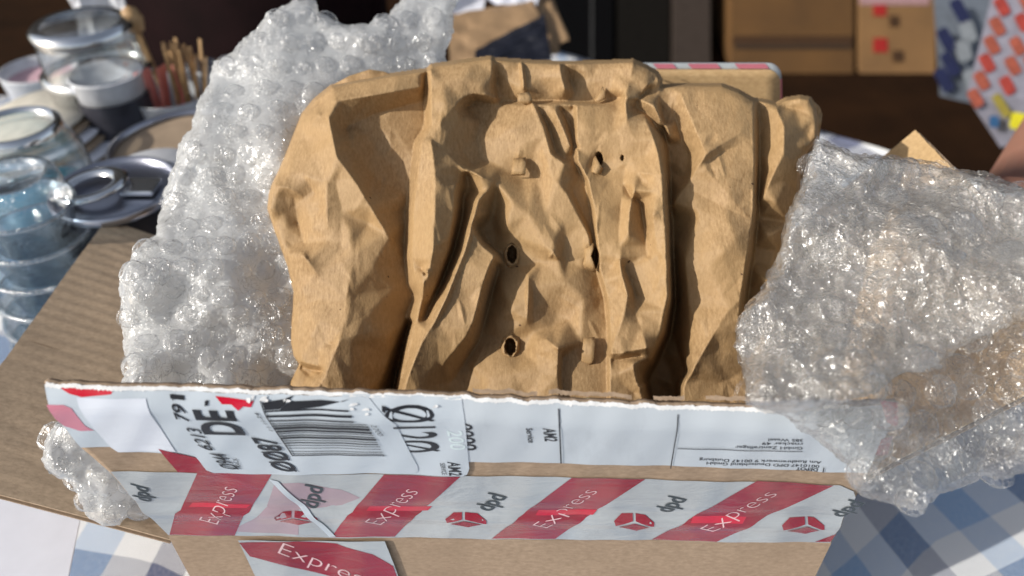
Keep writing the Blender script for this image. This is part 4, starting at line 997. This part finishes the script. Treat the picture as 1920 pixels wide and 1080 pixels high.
# ring-pull can
x, y, zt = base_at(215, 352, .585)
t = thing('ring_pull_can', 'dark blue can with bright silver ring pull lid beside the box', 'can', loc=(x, y, 0))
lathe('can_body', [(0, .002), (.043, .002), (.046, .008), (.046, zt - .012), (.0445, zt - .006)], NAVY, t)
lathe('can_rim', [(.0445, zt - .007), (.0475, zt - .005), (.0478, zt + .001), (.0455, zt + .002), (.0435, zt - .004)], METALD, t)
lathe('can_lid', [(0, zt - .003), (.040, zt - .003), (.0436, zt - .004)], METALD, t)
rg = lathe('pull_ring', [(.016, 0), (.018, .0025), (.025, .003), (.029, .001), (.027, -.001), (.016, 0)], METAL, t, 40); rg.scale = (1.0, .95, 1); rg.location = (-.015, -.004, zt + .004); rg.rotation_euler = (0, R(-6), 0)
rv = box('pull_tab', (.008, -.011, zt - .001), (.034, .011, zt + .003), METAL, t, .001)
# tin with tan contents
x, y, zt = base_at(345, 266, .70)
t = thing('round_tin', 'round metal rimmed tin filled with brown paper beside bubble wrap', 'tin', loc=(x, y, 0))
lathe('tin_side', [(0, .002), (.066, .002), (.068, zt), (.064, zt + .001), (.0635, zt - .004)], METALD, t)
lathe('brown_contents', [(0, zt - .006), (.0635, zt - .005)], TAN, t)
# white lid in front of it
x, y, zt = base_at(285, 318, .62)
tag(lathe('plastic_saucer', [(0, zt), (.036, zt), (.039, zt - .004), (.039, zt - .010)], WHITE, None, 48, (x, y, 0)), 'pale grey plastic saucer lying between the can and the round tin', 'saucer')
# white cup of stirring sticks and sachets
x, y, zt = base_at(318, 168, .84)
t = thing('sachet_cup', 'white cup holding wooden stirring sticks and pink sachets', 'cup', loc=(x, y, 0))
lathe('cup_wall', [(0, .003), (.032, .003), (.047, zt), (.0485, zt + .001), (.046, zt - .002), (.031, .008), (0, .008)], WHITE, t)
for k in range(14):
    sx = -.002 + .0026 * k; o = box('stirring_stick', (-.0018, -.0008, 0), (.0018, .0008, .125), WOOD, None, 0)
    o.parent = t; o.location = (sx * .7 + .004, .012 * math.sin(k * 2.1), zt - .075 + .004 * math.sin(k * 3.3)); o.rotation_euler = (R(-6 + 9 * math.sin(k)), R(3 * math.sin(k * 1.7)), k)
for k in range(6):
    o = box('sachet', (-.010, -.0008, 0), (.010, .0008, .065), PINK if k % 3 != 1 else WHITE, None, .0004)
    o.parent = t; o.location = (-.034 + .009 * k, -.008 + .011 * math.sin(k * 2), zt - .035); o.rotation_euler = (R(-12 + 6 * k), R(-14 + 7 * k), .5 * k)
sp = thing('wooden_spoon', 'round tipped wooden spoon sticking up behind the pink sachets', 'spoon', loc=(x - .015, y + .02, zt - .04))
h_ = box('spoon_handle', (-.003, -.002, 0), (.003, .002, .10), WOOD, sp, .001); hd = lathe('spoon_bowl', [(0, -.016), (.008, -.012), (.0115, 0), (.008, .012), (0, .016)], WOOD, sp, 20); hd.location = (0, 0, .108); sp.rotation_euler = (R(-8), R(-10), 0)
for k, (dx, mt) in enumerate(((.055, METALD), (.075, GLAS))):
    x2, y2, z2 = base_at(375 + 60 * k, 120, .95)
    tag(lathe('small_glass', [(0, .003), (.018, .003), (.020, z2), (.019, z2)], GLAS, None, 28, (x2, y2, 0)), ['small clear glass behind the wooden stirring sticks', 'small clear glass against the bubble wrap edge'][k], 'glass')
# upturned glass, white cups behind it
x, y, zt = base_at(150, 45, .80)
t = thing('upturned_glass', 'tall upturned clear glass tumbler standing over a white cup', 'glass', loc=(x, y, 0))
lathe('glass_wall', [(0, zt), (.044, zt), (.050, zt - .004), (.0505, zt - .02), (.052, zt - .045), (.056, zt - .05), (.056, zt - .056), (.053, zt - .06), (.058, .01), (.060, .003)], GLAS, t)
lathe('glass_foot', [(.040, zt + .001), (.046, zt + .003), (.052, zt - .002), (.0525, zt - .006)], METAL, t)
lathe('glass_band', [(.053, zt - .047), (.058, zt - .050), (.058, zt - .056), (.054, zt - .058)], METAL, t)
x, y, zt = base_at(188, 140, .80)
t2 = thing('labelled_cup', 'white paper cup with a dark printed label seen through the tumbler', 'cup', loc=(x + .006, y + .0, 0))
lathe('cup_wall', [(.0, .003), (.026, .003), (.036, zt), (.038, zt + .002), (.0365, zt + .003), (.034, zt - .002), (0, zt - .01)], WHITE, t2)
lathe('dark_label', [(.0335, zt * .3), (.0372, zt * .86)], DARKG, t2)
x, y, zt = base_at(72, 128, .93)
t3 = thing('open_cup', 'low white open cup with pale pink inside at the far left', 'cup', loc=(x, y, 0))
lathe('cup_wall', [(0, .003), (.036, .003), (.045, zt - .002), (.0465, zt), (.044, zt + .001), (.040, zt - .012)], WHITE, t3)
lathe('pink_contents', [(0, zt - .014), (.041, zt - .012)], simple('pale_pink', (.62, .40, .44), .6), t3)
x, y, zt = base_at(165, 5, .98)
t = tag(slab('folded_napkin', [(x - .03, y, zt - .05), (x + .04, y + .01, zt - .055), (x + .045, y + .02, zt + .03), (x - .03, y + .01, zt + .02)], (0, .006, 0), WHITE, None, (8, 8), fn=lambda u, v, p: (0, .01 * math.sin(u * 9 + v * 4), 0)), 'white folded napkin standing behind the upturned glass', 'napkin')

# ------------------------------------------------------------------ farther back
MAROON = simple('dark_maroon_cloth', (0.008, 0.0028, 0.0032), 0.9, 0.3, 20, Specular_IOR_Level=0.1)
BLACK = simple('near_black', (0.0025, 0.0025, 0.003), 0.9, Specular_IOR_Level=0.05)
def seat_back():
    t = thing('chair', 'dark maroon upholstered chair behind the cups on the table', 'chair')
    bm = bmesh.new()
    ys = 1.13; pr = [(-.575, -.5), (-.60, .02), (-.615, .14), (-.58, .24), (-.48, .29), (-.32, .29), (-.23, .25), (-.20, .14), (-.19, -.5)]
    f = bm.faces.new([bm.verts.new((a, ys, b)) for a, b in pr]); r_ = bmesh.ops.extrude_face_region(bm, geom=[f])
    bmesh.ops.translate(bm, vec=(0, .09, 0), verts=[v for v in r_['geom'] if isinstance(v, bmesh.types.BMVert)]); bmesh.ops.recalc_face_normals(bm, faces=bm.faces)
    bmesh.ops.bevel(bm, geom=bm.edges[:], offset=.02, segments=3, affect='EDGES'); bm_obj('backrest', bm, MAROON, t, True)
    for sx in (-.57, -.25): box('leg', (sx, ys + .02, -.745), (sx + .04, ys + .06, -.5), BLACK, t, .004)
    box('seat', (-.60, ys + .08, -.42), (-.18, ys + .5, -.34), MAROON, t, .02)
seat_back()
# paper bag and pouch on the table behind the wrap
def bag():
    t = thing('paper_bag', 'crumpled brown and white paper bag behind the parcel', 'paper bag')
    KB = simple('bag_brown', (.30, .19, .10), .8)
    def quad(name, px, z0, mat, dep=.02, amp=.008, par=t):
        pts = [at(a, b, c) for (a, b), c in zip(px, z0)]
        return slab(name, pts, (0, dep, 0), mat, par, (14, 14), fn=lambda u, v, p: (0, amp * ridged(u * 10, v * 10, 3.3, 2) , amp * .5 * noise.noise(Vector((u * 4, v * 4, 1)))))
    quad('bag_side', [(838, 40), (1000, 12), (1050, 105), (845, 140)], [1.04, 1.06, 1.0, 1.0], KB)
    quad('bag_side', [(985, -10), (1030, -10), (1068, 80), (1000, 110)], [1.1, 1.12, 1.03, 1.02], KB)
    quad('bag_mouth', [(860, -60), (1030, -60), (1000, 30), (918, 5)], [1.1, 1.1, 1.08, 1.08], PAPER)
    u = thing('navy_pouch', 'dark navy pouch leaning on the brown paper bag', 'pouch')
    quad('pouch_front', [(890, 108), (1022, 38), (1035, 118), (895, 135)], [.96, .98, .95, .94], NAVY, par=u)
    q = thing('white_card', 'glossy white card standing up behind the bubble wrap', 'card')
    quad('card_face', [(720, -40), (915, -40), (905, 30), (850, 33)], [1.2, 1.2, 1.18, 1.18], PAPER, .002, .002, q)
    tag(t, None); 
bag()
# cartons and furniture standing on the floor
def stand(px0, py0, px1, py1, depth, mat, name, label, cat, parts=None, grp=None, fy=None):
    """furniture or carton standing on the floor, leaning back a little"""
    yb = py1 if fy is None else fy
    zb = float((on_z(np.array((px0 + px1) / 2), np.array(yb), -.745) - CAM) @ FW); zt = zb * 1.04
    zz_ = lambda py: zb + (zt - zb) * (yb - py) / (yb - py0)
    t = thing(name, label, cat, grp, loc=tuple(float(c) for c in at(px0, yb, zb)))
    def blk(nm, x0, y0, x1, y1, m_, d, off):
        pts = [V(at(a_, b_, zz_(b_) - off)) - t.location for a_, b_ in ((x0, y0), (x1, y0), (x1, y1), (x0, y1))]
        return slab(nm, pts, (0, d * .93, d * .12), m_, t)
    blk('body', px0, py0, px1, yb, mat, depth, 0)
    for p in (parts or []): blk(p[5], p[0], p[1], p[2], p[3], p[4], .004, .005)
    return t
DCARD = simple('dim_carton', (0.10, 0.046, 0.010), 0.8, 0.2, 5); DCARD2 = simple('dim_carton_light', (0.19, 0.10, 0.036), 0.8, 0.2, 5)  # dark carton colours have the shade of the room painted in
TAPEB = simple('brown_tape', (0.05, 0.022, 0.006), 0.5); REDM = simple('red_mark', (0.30, 0.012, 0.008), 0.6); GREYP = simple('grey_post', (0.045, 0.034, 0.028), 0.8, Specular_IOR_Level=0.1)
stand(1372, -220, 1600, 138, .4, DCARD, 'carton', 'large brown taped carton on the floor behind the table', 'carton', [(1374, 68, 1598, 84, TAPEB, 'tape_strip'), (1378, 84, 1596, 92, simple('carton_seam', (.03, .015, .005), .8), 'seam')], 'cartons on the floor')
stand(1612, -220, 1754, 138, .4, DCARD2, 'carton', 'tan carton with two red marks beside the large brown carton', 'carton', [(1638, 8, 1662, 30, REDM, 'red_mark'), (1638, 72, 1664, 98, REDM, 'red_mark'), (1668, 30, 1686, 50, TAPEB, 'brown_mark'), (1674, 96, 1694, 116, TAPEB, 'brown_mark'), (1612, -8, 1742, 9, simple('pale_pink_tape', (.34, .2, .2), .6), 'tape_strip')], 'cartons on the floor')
stand(1262, -220, 1332, 130, .05, GREYP, 'post', 'grey brown upright post beside the black cabinet', 'post', fy=130)
stand(1042, -220, 1150, 130, .4, BLACK, 'cabinet', 'near black cabinet behind the kraft paper parcel', 'cabinet', [(1108, -220, 1112, 118, simple('grey_gap', (.03, .03, .03), .8), 'door_gap')], fy=125)
stand(1158, -220, 1256, 125, .35, simple('charcoal', (.008, .007, .006), .9, Specular_IOR_Level=0.05), 'speaker_cabinet', 'charcoal panel cabinet left of the grey post', 'cabinet', fy=125)
# blue and white boxes, then the tall printed box nearer
def leaning_box(px, z, th, mat, name, label, cat):
    t = thing(name, label, cat)
    pts = [at(a, b, c) for (a, b), c in zip(px, z)]; m_ = np.mean(px, 0)
    slab('body', pts, tuple(ray(m_[0], m_[1] - 200) * th), mat, t, (2, 2)); return t, pts
GB = simple('grey_blue_board', (.13, .15, .18), .6); BM = simple('blue_mark', (.012, .016, .06), .6)
t, pts = leaning_box([(1740, -160), (1885, -160), (1872, 205), (1762, 180)], [1.75, 1.75, 1.7, 1.7], .2, GB, 'printed_carton', 'grey blue printed carton behind the red spotted box', 'carton')
def oval(name, cx, cy, rx, ry, ang, z, mat, parent, th=.002, n=20):
    VS = []
    for k in range(n):
        a = 2 * math.pi * k / n; c, s_ = abs(math.cos(a)) ** .35 * (1 if math.cos(a) > 0 else -1), abs(math.sin(a)) ** .35 * (1 if math.sin(a) > 0 else -1)
        u, v_ = rx * c, ry * s_; VS.append(at(cx + u * math.cos(ang) - v_ * math.sin(ang), cy + u * math.sin(ang) + v_ * math.cos(ang), z))
    VS2 = [p - ray(np.array(cx), np.array(cy)) * th for p in VS]
    fs = [tuple(range(n, 2 * n))] + [(k, (k + 1) % n, n + (k + 1) % n, n + k) for k in range(n)]
    return mesh(name, VS + VS2, fs, mat, parent, smooth=False)
for (cx, cy) in ((1775, 75), (1800, 20), (1782, 120), (1770, 150)): oval('blue_mark', cx, cy, 12, 24, -.5, 1.688, BM, t)
for (cx, cy) in ((1815, 60), (1806, 95), (1822, 150)): oval('white_mark', cx, cy, 14, 20, -.3, 1.688, simple('pale_mark', (.22, .24, .26), .6), t)
WB = simple('white_board', (.28, .27, .32), .5)
zz = 1.15
t, pts = leaning_box([(1868, -40), (2060, -120), (2010, 190), (1812, 180)], [zz] * 4, .12, WB, 'spotted_box', 'white box printed with rows of orange red ovals at the top right', 'box')
slab('lower_panel', [at(1812, 180, zz), at(2010, 190, zz), at(1960, 250, zz + .02), at(1876, 277, zz + .02)], tuple(ray(np.array(1930.), np.array(100.)) * .12), WB, t)
OR = simple('orange_red', (.34, .085, .05), .5, .3, 120); RD = simple('spot_red', (.36, .05, .035), .5, .3, 120)
for k, (cx, cy) in enumerate(((1879, 12), (1870, 49), (1860, 84), (1851, 118), (1841, 151), (1829, 184), (1918, 42), (1908, 86), (1899, 123), (1889, 160), (1925, 5), (1935, 120), (1945, 80))):
    oval('red_oval', cx, cy, 11, 18, -.5, zz - .001, OR if k % 3 else RD, t)
oval('olive_mark', 1878, 198, 9, 24, -.55, zz - .001, simple('olive', (.30, .24, .04), .5), t); oval('yellow_mark', 1912, 228, 18, 16, .2, zz - .002, simple('yellow', (.70, .62, .02), .5), t)
oval('blue_dot', 1864, 228, 9, 11, 0, zz - .001, simple('blue_dot', (.03, .10, .22), .5), t)
# back wall of the room behind everything, room shade put into its colour
DW = simple('wall_room_shade', (0.012, 0.010, 0.009), 0.9)
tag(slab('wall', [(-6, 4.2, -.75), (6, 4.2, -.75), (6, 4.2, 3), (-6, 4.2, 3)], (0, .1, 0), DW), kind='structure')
# forearm reaching in at the right
def forearm():
    A_, B_, C_ = at(1985, 300, .62), at(2080, 160, .75), at(1905, 395, .55)
    SK = N('skin'); SK.bsdf(SK.mixc(SK.noise(60), (.36, .17, .115), (.42, .21, .15)), .5, Subsurface_Weight=.1)
    t = thing('person', 'person at the right edge, only a bare forearm in view', 'person')
    VS, FS = [], []; path = [C_, C_ * .5 + A_ * .5, A_, A_ * .5 + B_ * .5, B_]; rr = [.026, .031, .036, .041, .044]; n = 24
    for p, r_ in zip(path, rr):
        ax = V(B_ - C_).normalized(); u = ax.cross(Vector((0, 0, 1))).normalized(); w_ = ax.cross(u)
        for k in range(n): a = 2 * math.pi * k / n; VS.append(V(p) + u * r_ * math.cos(a) * 1.1 + w_ * r_ * math.sin(a))
    for j in range(4):
        for k in range(n): FS.append((j * n + k, j * n + (k + 1) % n, (j + 1) * n + (k + 1) % n, (j + 1) * n + k))
    FS += [tuple(range(n)), tuple(range(4 * n, 5 * n))]
    mesh('forearm', VS, FS, SK.m, t)
forearm()
for o in [x for x in bpy.data.objects if x.name.startswith('lettering') or x.name.startswith('printed_line') or x.name.startswith('barcode')]:
    o['kind'] = 'stuff'
